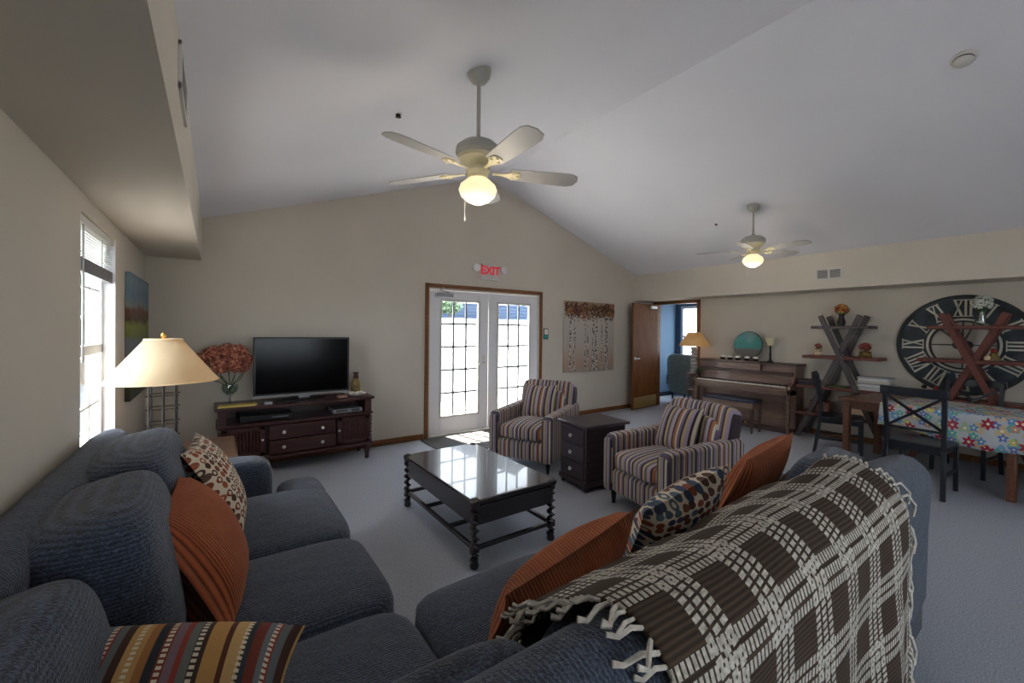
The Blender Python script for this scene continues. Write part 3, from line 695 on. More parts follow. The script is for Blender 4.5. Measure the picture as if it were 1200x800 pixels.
for xa2, xb2, hxx in ((.05, .41, .385), (1.09, 1.43, 1.105)):
    fr = MB(); yy = yf - .028
    for q in ((xa2, xa2 + .05, .21, .505), (xb2 - .05, xb2, .21, .505), (xa2, xb2, .21, .25), (xa2, xb2, .465, .505)): fr.box(q[0], q[1], yy, yf + .02, q[2], q[3])
    d = fr.build('door', 'cherry', ts, bevel=.005); s = MB(); n = 9
    for k in range(n):
        cx = xa2 + .05 + (xb2 - xa2 - .1) * (k + .5) / n; s.lathe([(.013, 0), (.013, .22)], (cx, yf - .013, .248), 10)
    s.box(xa2 + .04, xb2 - .04, yf, yf + .01, .24, .47); s.build('slats', 'cherry', d)
    MB().lathe([(.005, 0), (.005, .012), (.013, .018), (0, .026)], seg=12, mat=Matrix.Translation((hxx, yf - .028, .37)) @ Matrix.Rotation(PI / 2, 4, 'X')).build('knob', 'steel', d)
for x in (x0 + .04, x1 - .04):
    for y in (yf + .03, yk - .04): MB().lathe([(.018, 0), (.026, .015), (.02, .05), (.036, .11), (.042, .14), (.03, .168)], (x, y, 0), 14).build('foot', 'cherry', ts)
    m = MB()
    for k in range(7): m.lathe([(.012, 0), (.02, .02), (.012, .04)], (x0 + .015 if x < .5 else x1 - .015, yf - .018, .215 + k * .042), 10)
    m.build('turned_column', 'cherry', ts)
tv = thing('television', 'black flat screen television standing on the dark cherry stand', 'television', (.79, 5.12, H))
MB().box(.315, 1.255, 5.10, 5.145, .775, 1.392).build('bezel', 'blackp', tv, bevel=.008)
MB().box(.335, 1.235, 5.0985, 5.102, .80, 1.372).build('screen', 'screen', tv)
MB().box(.315, 1.255, 5.095, 5.12, .762, .782).build('trim_strip', 'silver', tv, bevel=.004)
MB().blob((.79, 5.13, .727), (.22, .11, .010), 3, 6).build('base', 'blackp', tv)
MB().box(.73, .85, 5.12, 5.15, .727, .80).build('neck', 'silver', tv, bevel=.006)
MB().box(.5, 1.1, 5.145, 5.19, .85, 1.3).build('back_housing', 'blackp', tv, bevel=.02)
# goblet vase with dried hydrangeas
vs_ = thing('flower_vase', 'clear glass goblet vase of russet dried hydrangeas beside the television', 'vase', (.12, 5.13, H))
MB().lathe([(.05, 0), (.05, .006), (.012, .016), (.010, .085), (.03, .1), (.06, .13), (.07, .165), (.066, .2), (.062, .2), (.064, .165), (.054, .133), (.02, .106)], (.12, 5.13, H), 24, cap=False).build('goblet', 'vase_glass', vs_)
stm = MB()
heads = [(-.13, 5.10, 1.16, 0.085), (-.01, 5.08, 1.23, 0.085), (.10, 5.09, 1.25, 0.090), (.19, 5.10, 1.24, 0.090), (.24, 5.13, 1.16, 0.085), (.16, 5.05, 1.13, 0.092), (.04, 5.05, 1.12, 0.090), (-.06, 5.15, 1.22, 0.070), (.11, 5.18, 1.18, 0.090), (.23, 5.08, 1.09, 0.060)]
t = NT('hydrangea'); t.set(Roughness=.8); v = t.coord(); t.l(t.ramp(t.noise(v, 34, 3, .7), [(.32, (58, 30, 32)), (.44, (128, 60, 52)), (.55, (184, 112, 86)), (.66, (216, 172, 140))]), t.b.inputs['Base Color']); M['hyd'] = t.m
for i, (x, y, z, r) in enumerate((a, b, c, d * .93) for a, b, c, d in heads):
    stm.tube(bez((.12, 5.13, H + .12), (.12, 5.13, H + .25), (x, y, z - r - .12), (x, y, z - r * .5)), .004, 5)
    mb = MB(); N = 110
    for k in range(N):
        ph = math.acos(1 - 2 * (k + .5) / N); th = PI * (1 + 5 ** .5) * k; d = Vector((cos(th) * sin(ph), sin(th) * sin(ph), cos(ph))); c = Vector((x, y, z)) + d * r * random.uniform(.85, 1.05)
        a = d.orthogonal().normalized(); b2 = d.cross(a); s = r * .21; ro = random.uniform(0, PI)
        a, b2 = a * cos(ro) + b2 * sin(ro), b2 * cos(ro) - a * sin(ro)
        for q in range(4):
            e = a if q == 0 else b2 if q == 1 else -a if q == 2 else -b2; f = d.cross(e)
            mb.add([c, c + e * s * .6 + f * s * .5 + d * s * .25, c + e * s * 1.15 + d * s * .1, c + e * s * .6 - f * s * .5 + d * s * .25], [(0, 1, 2, 3)])
    mb.blob((x, y, z), (r * .7,) * 3, 2, 4); mb.build('hydrangea_head', 'hyd', vs_, smooth=False)
stm.build('stems', 'green', vs_)
bt = thing('ceramic_bottle', 'small olive and brown glazed bottle standing right of the television', 'ornament', (1.345, 5.16, H))
MB().lathe([(.04, 0), (.052, .04), (.055, .09), (.045, .15), (.03, .19)], (1.345, 5.16, H), 18).build('body', 'gold_pot', bt); MB().lathe([(.03, .19), (.033, .2), (.026, .235), (.034, .255), (.028, .262)], (1.345, 5.16, H), 18).build('neck', 'cherry', bt)
o = MB().box(.02, .33, 4.915, 5.02, H, H + .012).box(.03, .34, 4.92, 5.03, H + .012, H + .018).build('magazine', 'yellow_paper', loc=(.17, 4.97, H)); tag(o, 'flat yellowish magazine at the left end of the dark television stand', 'magazine')
o = MB().box(.40, .47, 4.89, 4.96, H, H + .03).build('clicker_box', 'silver', bevel=.006, loc=(.43, 4.92, H)); tag(o, 'little silver gadget box on the stand below the television left half', 'gadget')
o = MB().box(.52, .68, 4.90, 4.94, H, H + .018).build('remote_control', 'blackp', bevel=.006, loc=(.6, 4.92, H)); tag(o, 'black remote control lying on the television stand in front of the screen', 'remote')
o = MB().box(1.1, 1.2, 4.93, 5.02, H, H + .03).build('tissue_packet', plain('tan_packet', (150, 116, 100), .7), bevel=.01, loc=(1.15, 4.97, H)); tag(o, 'small tan packet on the right half of the television stand', 'packet')
bk = thing('shell_bowl', 'shallow pale bowl with shells in front of the olive bottle', 'bowl', (1.31, 5.03, H))
MB().lathe([(.05, 0), (.1, .02), (.12, .034), (.112, .034), (.09, .022), (.0, .012)], (1.31, 5.03, H), 24).build('dish', 'dim_white', bk)
for k in range(5): MB().blob((1.25 + k * .03, 5.03 + .03 * sin(k * 2.3), H + .035), (.022, .018, .018), 2, 4).build('shell', 'paper', bk)
dv_ = thing('dvd_player', 'slim silver disc player in the open bay at the right of the television stand', 'disc player', (1.2, 5.05, .545))
MB().box(1.05, 1.36, 4.94, 5.2, .55, .595).build('case', 'silver', dv_, bevel=.004); MB().box(1.08, 1.2, 4.937, 4.942, .57, .583).build('disc_tray', 'blackp', dv_); MB().box(1.24, 1.33, 4.937, 4.942, .562, .585).build('display', 'dark_teal', dv_)
for k in (1.07, 1.34): MB().box(k - .015, k + .015, 4.97, 5.0, .545, .552).build('foot', 'blackp', dv_)
rc = thing('receiver_box', 'black receiver box in the open bay at the left of the television stand', 'receiver', (.42, 5.05, .545))
MB().box(.2, .66, 4.96, 5.22, .552, .61).build('case', 'blackp', rc, bevel=.004); MB().box(.47, .62, 4.957, 4.962, .575, .583).build('display', 'silver', rc)
for k in (.22, .64): MB().box(k - .015, k + .015, 4.98, 5.01, .545, .553).build('foot', 'blackp', rc)

# ------------------------------------------------------------------ end table and lamp beside the left sofa arm
et = thing('end_table', 'low brown-topped end table with scrolled iron legs beyond the left sofa arm', 'table', (-.16, 3.8, 0))
MB().box(-.46, .13, 3.44, 4.12, .585, .615).build('table_top', 'leather', et, bevel=.008); MB().box(-.44, .11, 3.46, 4.10, .555, .585).build('iron_frame', 'iron', et, bevel=.004)
for x, y in ((-.42, 3.48), (.09, 3.48), (-.42, 4.08), (.09, 4.08)):
    s = 1 if x > -.1 else -1; m = MB().tube([(x, y, 0), (x, y, .56)], .011)
    m.tube([(x + s * .03 * cos(a) * (1 - k / 22), y, .5 + .03 * sin(a) * (1 - k / 22)) for k, a in ((k, k * .5) for k in range(18))], .006, 6).tube([(x + s * .03 * cos(a) * (1 - k / 22), y, .06 + .03 * sin(a) * (1 - k / 22)) for k, a in ((k, -k * .5) for k in range(18))], .006, 6)
    m.build('leg', 'iron', et)
lp = thing('table_lamp', 'lit table lamp with cream cone shade and black wire cage base by the left window', 'lamp', (-.285, 3.74, .615))
lx, ly = -.285, 3.74
cg = MB(); a = .068
for sx in (-1, 1):
    for sy in (-1, 1): cg.tube([(lx + sx * a, ly + sy * a, .63), (lx + sx * a, ly + sy * a, 1.13)], .0055, 6)
for z in (.64, .74, .84, .94, 1.03, 1.1):
    e = a + .018
    for s in (-1, 1): cg.tube([(lx - e, ly + s * a, z), (lx + e, ly + s * a, z)], .004, 6).tube([(lx + s * a, ly - e, z), (lx + s * a, ly + e, z)], .004, 6)
cg.build('wire_cage', 'iron', lp); MB().box(lx - .085, lx + .085, ly - .085, ly + .085, .615, .63).build('base', 'iron', lp, bevel=.004)
MB().tube([(lx, ly, .63), (lx, ly, 1.22)], .008).lathe([(.018, 0), (.018, .05), (.01, .06)], (lx, ly, 1.18)).build('stem', 'iron', lp)
vs = MB().lathe([(.305, 1.125), (.10, 1.405)], (lx, ly, 0), 40, cap=False).build('lamp_shade', 'shade', lp); s = vs.modifiers.new('t', 'SOLIDIFY'); s.thickness = .004
rim = MB(); 
for r, z in ((.305, 1.125), (.1, 1.405)): rim.tube([(lx + r * cos(k * PI / 20), ly + r * sin(k * PI / 20), z) for k in range(40)], .005, 6, True)
rim.tube([(lx - .1, ly, 1.40), (lx + .1, ly, 1.40)], .003, 6); rim.build('shade_rim', 'shade', vs)
MB().lathe([(.006, 1.38), (.006, 1.415), (.014, 1.425), (.016, 1.437), (.01, 1.45), (0, 1.456)], (lx, ly, 0), 12).build('finial', 'brass', lp)
MB().blob((lx, ly, 1.28), (.032, .032, .045), 2, 5).build('bulb', emit('warm_bulb', (255, 190, 110), 2), lp)

# ------------------------------------------------------------------ pictures and wall fittings
o = box(XL + .001, XL + .034, 4.27, 5.3, .925, 1.9).build('landscape_canvas', landscape('landscape_paint', -.4875, .4875), bevel=.003, loc=(XL, 4.78, 1.4125)); tag(o, 'narrow-looking landscape painting of green fields on the left wall by the window', 'painting')
bc = thing('birch_canvas', 'square canvas of birch trunks under autumn leaves right of the french doors', 'painting', (5.42, YB, 1.39))
t = NT('birch_ground'); t.set(Roughness=.8); sep = t.n('ShaderNodeSeparateXYZ'); tc = t.n('ShaderNodeTexCoord'); t.l(tc.outputs['Object'], sep.inputs[0])
t.l(t.ramp(t.math('MULTIPLY_ADD', sep.outputs[2], .8, .5), [(0, (150, 140, 128)), (.12, (168, 140, 122)), (.4, (176, 166, 156)), (.8, (186, 180, 172)), (1, (160, 140, 110))]), t.b.inputs['Base Color']); M['birch_g'] = t.m
MB().box(4.8, 6.05, YB - .036, YB - .002, .775, 2.01).build('canvas', 'birch_g', bc, bevel=.003)
t = NT('birch_bark'); t.set(Roughness=.8); n = t.noise(t.coord(scale=(1, 1, 1)), 26, 3); t.l(t.ramp(n, [(.44, (56, 44, 40)), (.52, (196, 188, 178))]), t.b.inputs['Base Color']); M['birch'] = t.m
for cx, w in ((4.94, .035), (5.04, .035), (5.30, .02), (5.36, .02), (5.5, .045), (5.58, .05), (5.72, .02), (5.84, .06)):
    MB().prism([(cx - w * .6, .785), (cx + w * .6, .785), (cx + w * .42, 1.9), (cx - w * .42, 1.9)], 0, .003, Matrix(((1, 0, 0, 0), (0, 0, -1, YB - .036), (0, 1, 0, 0), (0, 0, 0, 1)))).build('birch_trunk', 'birch', bc)
t = NT('autumn_leaves'); t.set(Roughness=.8); t.l(t.ramp(t.noise(t.coord(), 9, 3), [(.3, (44, 32, 24)), (.42, (104, 44, 34)), (.5, (70, 56, 36)), (.58, (150, 108, 60)), (.68, (120, 46, 38)), (.8, (140, 110, 80))]), t.b.inputs['Base Color']); M['autumn'] = t.m
m = MB()
for k in range(1500):
    x = random.uniform(4.81, 6.04); z = 2.0 - random.uniform(0, .2) - abs(random.gauss(0, .06)); r = random.uniform(.012, .026); z = max(z, 1.66); a = random.uniform(0, PI)
    m.add([(x + r * cos(a + q * PI / 2) * (1 if q % 2 else .6), YB - .038 - k * 2e-6, z + r * sin(a + q * PI / 2) * (1 if q % 2 else .6)) for q in range(4)], [(0, 1, 2, 3)])
m.build('painted_leaves', 'autumn', bc, smooth=False)
ex = thing('exit_sign', 'white exit sign with two emergency lamp heads above the french doors', 'exit sign', (3.3, YB, 2.37))
MB().box(3.17, 3.44, YB - .05, YB, 2.27, 2.47).build('housing', 'sign', ex, bevel=.006); MB().box(3.15, 3.46, YB - .07, YB, 2.235, 2.27).build('lamp_bar', 'sign', ex, bevel=.006)
for s in (-1, 1):
    c = (3.305 + s * .235, YB - .05, 2.40); h = MB().lathe([(.02, -.06), (.05, -.03), (.055, .02)], seg=16, mat=Matrix.Translation(c) @ Matrix.Rotation(s * .3, 4, 'Z') @ Matrix.Rotation(PI / 2, 4, 'X'))
    h.box(c[0] - .035, c[0] + .035, YB - .04, YB, 2.37, 2.43); h.build('lamp_head', 'white', ex)
cu = bpy.data.curves.new('lettering', 'FONT'); cu.body = 'EXIT'; cu.size = .17; cu.align_x = 'CENTER'; cu.align_y = 'CENTER'; cu.extrude = .003; cu.offset = .004; cu.space_character = .95
fo = bpy.data.objects.new('lettering', cu); C.objects.link(fo); fo.parent = ex; fo.rotation_euler = (PI / 2, 0, 0); fo.location = (.005, -.053, 0); cu.materials.append(M['red'])
dg = bpy.context.evaluated_depsgraph_get(); lm = bpy.data.meshes.new_from_object(fo.evaluated_get(dg)); lo = bpy.data.objects.new('exit_lettering', lm); C.objects.link(lo); lo.parent = ex; lo.rotation_euler = (PI / 2, 0, 0); lo.location = (.005, -.053, 0); bpy.data.objects.remove(fo)
pq = thing('wall_plaque', 'small dark green framed plaque on the wall right of the french doors', 'plaque', (4.41, YB, 1.44))
MB().box(4.37, 4.47, YB - .012, YB, 1.35, 1.53).build('frame', 'dark_teal', pq, bevel=.003); MB().box(4.382, 4.458, YB - .014, YB - .01, 1.43, 1.515).build('card', 'paper', pq); MB().box(4.385, 4.455, YB - .014, YB - .01, 1.365, 1.42).build('band', 'teal', pq)
def vent(name, label, axis, pos, a0, a1, z0, z1, sgn, n=5, loc=None, cols=1):
    r = thing(name, label, 'vent', loc)
    def bx(a, b, c, d, t0, t1):
        lo, hi = sorted((pos + sgn * t0, pos + sgn * t1)); return (lo, hi, a, b, c, d)
    m = MB()
    for q in ((a0, a1, z0, z0 + .02), (a0, a1, z1 - .02, z1), (a0, a0 + .02, z0, z1), (a1 - .02, a1, z0, z1)): m.box(*bx(*q, 0, .012))
    for k in range(1, cols): am = a0 + (a1 - a0) * k / cols; m.box(*bx(am - .012, am + .012, z0, z1, 0, .012))
    m.build('frame', 'dim_white', r, bevel=.002); MB().box(*bx(a0 + .01, a1 - .01, z0 + .01, z1 - .01, 0, .002)).build('backing', plain('vent_dark', (60, 60, 62), .8), r)
    m = MB()
    for k in range(n): zz = z0 + .03 + (z1 - z0 - .06) * k / (n - 1); m.box(*bx(a0 + .015, a1 - .015, zz - .004, zz + .004, .002, .01))
    m.build('louvres', 'silver', r)
vent('wall_vent', 'white two-panel air vent high on the right soffit above the clock side', 'x', RS, 1.985, 2.29, 2.225, 2.375, -1, 6, (RS, 2.14, 2.3), 2)
vent('soffit_vent', 'narrow air vent on the left soffit face at the upper left', 'x', XS, 2.03, 2.43, 2.39, 2.565, 1, 6, (XS, 2.23, 2.48))
sd = thing('smoke_detector', 'round white smoke detector on the ceiling at the upper right', 'smoke detector', (4.24, .57, ceil_z(4.24)))
an = -math.atan(SL); Ms = Matrix.Translation((4.24, .57, ceil_z(4.24))) @ Matrix.Rotation(-an, 4, 'Y')
MB().lathe([(.068, 0), (.068, -.012), (.06, -.02)], seg=24, mat=Ms).build('base_plate', 'dim_white', sd); MB().lathe([(.055, -.018), (.055, -.035), (.035, -.048), (0, -.05)], seg=24, mat=Ms).build('sensor_cap', 'dim_white', sd); MB().lathe([(.0565, -.022), (.0565, -.03)], seg=24, mat=Ms, cap=False).build('slot_ring', 'blackp', sd)
for (x, y, lab) in ((1.02, 2.88, 'small dark sprinkler head on the ceiling left of the nearer fan'), (5.56, 3.1, 'small dark sprinkler head on the ceiling left of the farther fan')):
    z = ceil_z(x); s = thing('sprinkler_head', lab, 'sprinkler', (x, y, z)); MB().lathe([(.026, .0), (.024, -.005), (.01, -.007)], (x, y, z), 16).build('escutcheon', 'dim_white', s)
    MB().lathe([(.018, -.004), (.016, -.012), (.006, -.016), (.02, -.02), (.02, -.023)], (x, y, z), 12).build('nozzle', 'black', s)

# ------------------------------------------------------------------ ceiling fans
def fan(loc, rot0, zc, label, zb, globe_z):
    x, y = loc[:2]; t = thing('ceiling_fan', label, 'ceiling fan', (x, y, zc), 0, 'white ceiling fans with lamp globes')
    sgn = -math.atan(SL) if x < RX else math.atan(SL)
    MB().lathe([(.075, .02), (.075, 0), (.07, -.03), (.045, -.065), (.02, -.075)], (x, y, zc), 24).build('canopy', 'fan_grey', t)
    MB().tube([(x, y, zc - .06), (x, y, zb + .13)], .0125, 10).build('downrod', 'fan_grey', t)
    MB().lathe([(.02, .15), (.03, .13), (.1, .115), (.135, .085), (.14, .05), (.125, .03)], (x, y, zb), 28).build('motor_housing', 'fan_grey', t)
    MB().lathe([(.125, .03), (.12, .01), (.09, -.01), (.07, -.04), (.075, -.06), (.06, -.085), (.065, -.1), (.05, -.115)], (x, y, zb), 28).build('switch_housing', 'cream', t)
    gl = MB().lathe([(.055, -.1), (.075, -.115), (.108, -.145), (.118, -.175), (.105, -.21), (.07, -.24), (.03, -.258), (0, -.262)], (x, y, zb), 28); gl.build('lamp_globe', 'globe', t)
    for k in range(5):
        a = rot0 + k * 2 * PI / 5; R = Matrix.Translation((x, y, zb - .06)) @ Matrix.Rotation(a, 4, 'Z') @ Matrix.Rotation(-.2, 4, 'X')
        out = [(.20, -.055), (.30, -.062), (.52, -.072), (.60, -.07), (.64, -.05), (.655, 0), (.64, .05), (.60, .07), (.52, .072), (.30, .062), (.20, .055)]
        MB().prism(out, .002, .009, R).build('blade', 'blade', t, bevel=.002)
        ir = MB().prism([(.09, -.012), (.14, -.01), (.18, -.02), (.22, -.042), (.26, -.03), (.27, 0), (.26, .03), (.22, .042), (.18, .02), (.14, .01), (.09, .012)], -.006, .001, R)
        for q in ((.22, -.025), (.22, .025), (.25, 0)): ir.lathe([(.01, -.012), (.01, -.006)], q + (0,), 8, R)
        ir.build('blade_iron', 'cream', t, bevel=.001)
    ch = MB().tube([(x - .07, y + .03, zb - .06), (x - .075, y + .03, zb - .34)], .0018, 5).lathe([(.003, 0), (.005, -.015), (.003, -.03)], (x - .075, y + .03, zb - .34), 8); ch.build('pull_chain', 'dim_white', t)
fan((1.31, 2.27), math.radians(50), ceil_z(1.31), 'nearer white ceiling fan with five blades and a lit globe', 2.53, 2.4)
fan((5.36, 2.51), math.radians(48), ceil_z(5.36), 'farther white ceiling fan with a lit globe near the right wall', 2.56, 2.4)
# ------------------------------------------------------------------ piano
pn = thing('upright_piano', 'brown walnut spinet piano against the right wall', 'piano', (6.95, 3.37, 0))
y0, y1 = 2.60, 4.13
MB().box(6.93, XR - .015, y0, y1, .06, 1.0).build('case', 'walnut', pn, bevel=.006)
MB().box(6.86, XR - .01, y0 - .03, y1 + .03, 1.0, 1.03).build('top_lid', 'walnut_dark', pn, bevel=.006)
for s, yy in ((0, y0), (1, y1 - .045)):
    MB().prism([(6.95, .58), (6.72, .58), (6.72, .70), (6.75, .73), (6.85, .76), (6.89, .86), (6.95, .99)], yy, yy + .045, Matrix(((1, 0, 0, 0), (0, 0, 1, 0), (0, 1, 0, 0), (0, 0, 0, 1)))).build('cheek', 'walnut', pn, bevel=.005)
MB().box(6.72, 6.95, y0, y1, .575, .66).build('keybed', 'walnut', pn, bevel=.005)
MB().box(6.71, 6.735, y0 + .045, y1 - .045, .64, .69).build('key_slip', 'walnut', pn, bevel=.004)
kb = MB(); bl2 = MB(); nW = 52; L = (y1 - y0 - .13) / nW
for k in range(nW):
    ya = y0 + .065 + k * L; kb.box(6.735, 6.87, ya + .0006, ya + L - .0006, .685, .705)
    if (k % 7) in (0, 1, 3, 4, 5): bl2.box(6.785, 6.87, ya + L * .7, ya + L * 1.3, .70, .718)
kb.build('white_keys', plain('ivory', (226, 222, 210), .3), pn); bl2.build('black_keys', 'blackp', pn)
MB().add([(6.868, y0 + .045, .70), (6.868, y1 - .045, .70), (6.90, y1 - .045, .86), (6.90, y0 + .045, .86), (6.9, y0 + .045, .70), (6.9, y1 - .045, .70), (6.93, y1 - .045, .86), (6.93, y0 + .045, .86)], [(0, 1, 2, 3), (4, 7, 6, 5), (3, 2, 6, 7), (0, 4, 5, 1), (0, 3, 7, 4), (1, 5, 6, 2)]).build('fallboard', 'walnut', pn, bevel=.003)
MB().box(6.86, 6.935, y0 + .02, y1 - .02, .86, .90).build('music_ledge', 'walnut_dark', pn, bevel=.005)
MB().box(6.865, 6.935, 3.08, 3.8, .90, 1.045).build('music_desk', 'walnut', pn, bevel=.006)
for z0, z1 in ((.1, .3), (.33, .55)): MB().box(6.918, 6.935, y0 + .08, y1 - .08, z0, z1).build('lower_panel', 'walnut', pn, bevel=.004)
for yy in (y0 + .04, y1 - .04):
    MB().lathe([(.018, 0), (.024, .02), (.018, .05), (.022, .1), (.03, .3), (.034, .42), (.024, .45), (.038, .48), (.04, .575)], (6.765, yy, 0), 14).build('leg', 'walnut', pn)
for dy in (-.09, 0, .09): MB().tube([(6.93, 3.37 + dy, .09), (6.87, 3.37 + dy, .075), (6.83, 3.37 + dy, .07)], [.012, .014, .018]).build('pedal', 'brass', pn)
MB().box(6.84, XR - .02, y0, y1, .0, .06).build('plinth', 'walnut_dark', pn, bevel=.005)
be = thing('piano_bench', 'low piano bench with dark cushioned top in front of the piano', 'bench', (6.52, 3.35, 0))
MB().blob((6.52, 3.35, .475), (.16, .41, .028), 8, 6).build('seat', plain('navy_vinyl', (44, 50, 70), .4), be)
MB().box(6.38, 6.66, 2.96, 3.74, .36, .45).build('apron', 'walnut', be, bevel=.006)
for x in (6.40, 6.64):
    for y in (2.98, 3.72): MB().lathe([(.014, 0), (.018, .1), (.024, .3), (.022, .37)], (x, y, 0), 10).build('leg', 'walnut_dark', be)
# things on the piano
pt = thing('ceramic_plate', 'round teal and brown glazed plate propped up on the piano top', 'plate', (7.09, 3.36, 1.03))
Rp = Matrix.Translation((7.08, 3.36, 1.285)) @ Matrix.Rotation(-PI / 2 + .16, 4, 'Y')
t = NT('plate_glaze'); t.set(Roughness=.25); sep = t.n('ShaderNodeSeparateXYZ'); tc = t.n('ShaderNodeTexCoord'); t.l(tc.outputs['Object'], sep.inputs[0])
n = t.noise(tc.outputs['Object'], 8, 4); f = t.math('ADD', t.math('MULTIPLY', sep.outputs[2], 2.0), t.math('MULTIPLY', n, .22))
t.l(t.ramp(f, [(.0, (110, 58, 36)), (.14, (120, 66, 40)), (.2, (92, 88, 84)), (.5, (104, 104, 100)), (.52, (78, 146, 140)), (.8, (64, 136, 128)), (1, (52, 110, 108))]), t.b.inputs['Base Color']); M['plate'] = t.m
MB().lathe([(0, .0), (.14, .004), (.215, .03), (.225, .034), (.222, .04), (.2, .034), (.13, .014), (0, .01)], (0, 0, 0), 36, Rp).build('dish', 'plate', pt)
MB().lathe([(.222, .026), (.232, .034), (.222, .044)], (0, 0, 0), 36, Rp, cap=False).build('dark_rim', 'dark_teal', pt)
MB().tube([(7.10, 3.28, 1.03), (7.0, 3.28, 1.04), (7.0, 3.28, 1.07)], .006).tube([(7.10, 3.44, 1.03), (7.0, 3.44, 1.04), (7.0, 3.44, 1.07)], .006).tube([(7.09, 3.36, 1.035), (7.15, 3.36, 1.2)], .006).tube([(7.1, 3.28, 1.035), (7.1, 3.44, 1.035)], .006).build('stand', 'iron', pt)
cl = thing('candle_lamp', 'small black candlestick lamp with cream glass shade on the piano top', 'lamp', (7.06, 3.02, 1.03))
MB().lathe([(.055, 0), (.055, .012), (.02, .03), (.014, .1), (.02, .12), (.013, .14), (.013, .26), (.03, .27)], (7.06, 3.02, 1.03), 18).build('candlestick', 'black', cl)
MB().lathe([(.045, .265), (.05, .3), (.068, .34), (.082, .385), (.078, .385), (.063, .34), (.044, .3)], (7.06, 3.02, 1.03), 22, cap=False).build('lamp_shade', 'cream', cl)
for k, y in enumerate((3.70, 3.58, 3.45, 3.30, 3.17)):
    labs = ['leftmost', 'second from the left', 'middle', 'second from the right', 'rightmost']
    j = thing('candle_cup', f'dark cup with white top on the piano music desk, {labs[k]} of five', 'cup', (6.905, y, 1.045), 0, 'dark cups on the music desk')
    MB().lathe([(.03, 0), (.045, .025), (.048, .04)], (6.905, y, 1.045), 14).build('cup', 'iron', j); MB().lathe([(.044, .038), (.038, .06), (.02, .072), (0, .075)], (6.905, y, 1.045), 14).build('candle', 'paper', j)
pst = thing('plant_stand', 'narrow shelved stand left of the piano holding a tan-shaded lamp', 'stand', (6.93, 4.24, 0))
for x in (6.86, 7.0):
    for y in (4.185, 4.305): MB().box(x - .012, x + .012, y - .012, y + .012, 0, .74).build('leg', 'walnut', pst)
for z in (.2, .45, .74): MB().box(6.84, 7.02, 4.165, 4.325, z, z + .02).build('shelf', 'walnut', pst, bevel=.004)
l2 = thing('table_lamp', 'tan cone-shaded lamp on a tall ringed pale column beside the wood door', 'lamp', (6.93, 4.235, .76))
m = MB().lathe([(.075, 0), (.075, .02)], (6.93, 4.235, .76), 18)
for k in range(7): m.lathe([(.045, 0), (.062, .012), (.062, .05), (.045, .062)], (6.93, 4.235, .785 + k * .064), 16)
m.build('ringed_column', plain('pale_stoneware', (176, 170, 166), .6), l2); MB().tube([(6.93, 4.235, 1.2), (6.93, 4.235, 1.5)], .007).build('stem', 'brass', l2)
s2 = MB().lathe([(.265, 1.25), (.11, 1.49)], (6.93, 4.235, 0), 32, cap=False).build('lamp_shade', 'shade2', l2); s = s2.modifiers.new('t', 'SOLIDIFY'); s.thickness = .004
MB().blob((6.93, 4.235, 1.38), (.03, .03, .04), 2, 5).build('bulb', emit('dim_bulb', (255, 190, 110), 3), l2)
g = MB()
for k in range(40):
    a = random.uniform(0, 2 * PI); e = random.uniform(.1, 1.2); d = Vector((cos(a) * cos(e), sin(a) * cos(e), sin(e))); p = Vector((6.80, 4.06, .79)); s = d.cross(Vector((0, 0, 1))).normalized() * .014
    q = p + d * random.uniform(.06, .1); g.add([p, p.lerp(q, .6) + s, q, p.lerp(q, .6) - s], [(0, 1, 2, 3)])
pl = thing('small_plant', 'small dark green plant in a pot at the left end of the piano keyboard', 'plant', (6.80, 4.06, .735)); g.build('foliage', 'green', pl, smooth=False); MB().lathe([(.022, 0), (.032, .05), (.028, .05), (.02, .01)], (6.80, 4.06, .735), 14).build('pot', 'iron', pl)
pd = bpy.data.objects['small_plant']

# ------------------------------------------------------------------ x-frame shelf units
def xshelf(label, yc, mats, hw_top, hw_bot, ztop, shelves, xf=6.86, xb=7.17):
    t = thing('x_frame_shelf', label, 'shelf unit', (7.02, yc, 0), 0, 'x frame shelf units')
    zc = ztop * hw_bot / (hw_top + hw_bot)
    for xx, dz in ((xf, 0), (xb, 0)):
        for s in (-1, 1):
            MB().beam((xx + (.016 if s > 0 else -.016), yc + s * hw_bot, .0), (xx + (.016 if s > 0 else -.016), yc - s * hw_top, ztop), .062, .03, (1, 0, 0)).build('cross_post', mats[0], t, bevel=.003)
    for z, h in shelves: MB().box(xf - .03, xb + .02, yc - h, yc + h, z - .04, z).build('shelf', mats[1] if z < 1.4 else mats[2], t, bevel=.004)
    return t
xshelf('weathered x-frame shelf unit standing right of the piano', 2.06, ('grey_wood', 'red_wood', 'grey_wood'), .22, .50, 1.74, ((1.60, .33), (1.18, .435), (.755, .5), (.37, .5)))
xshelf('reddish x-frame shelf unit in front of the big wall clock', .82, ('red_wood', 'red_wood', 'red_wood'), .25, .50, 1.74, ((1.60, .37), (1.21, .45), (.75, .6), (.37, .62)))
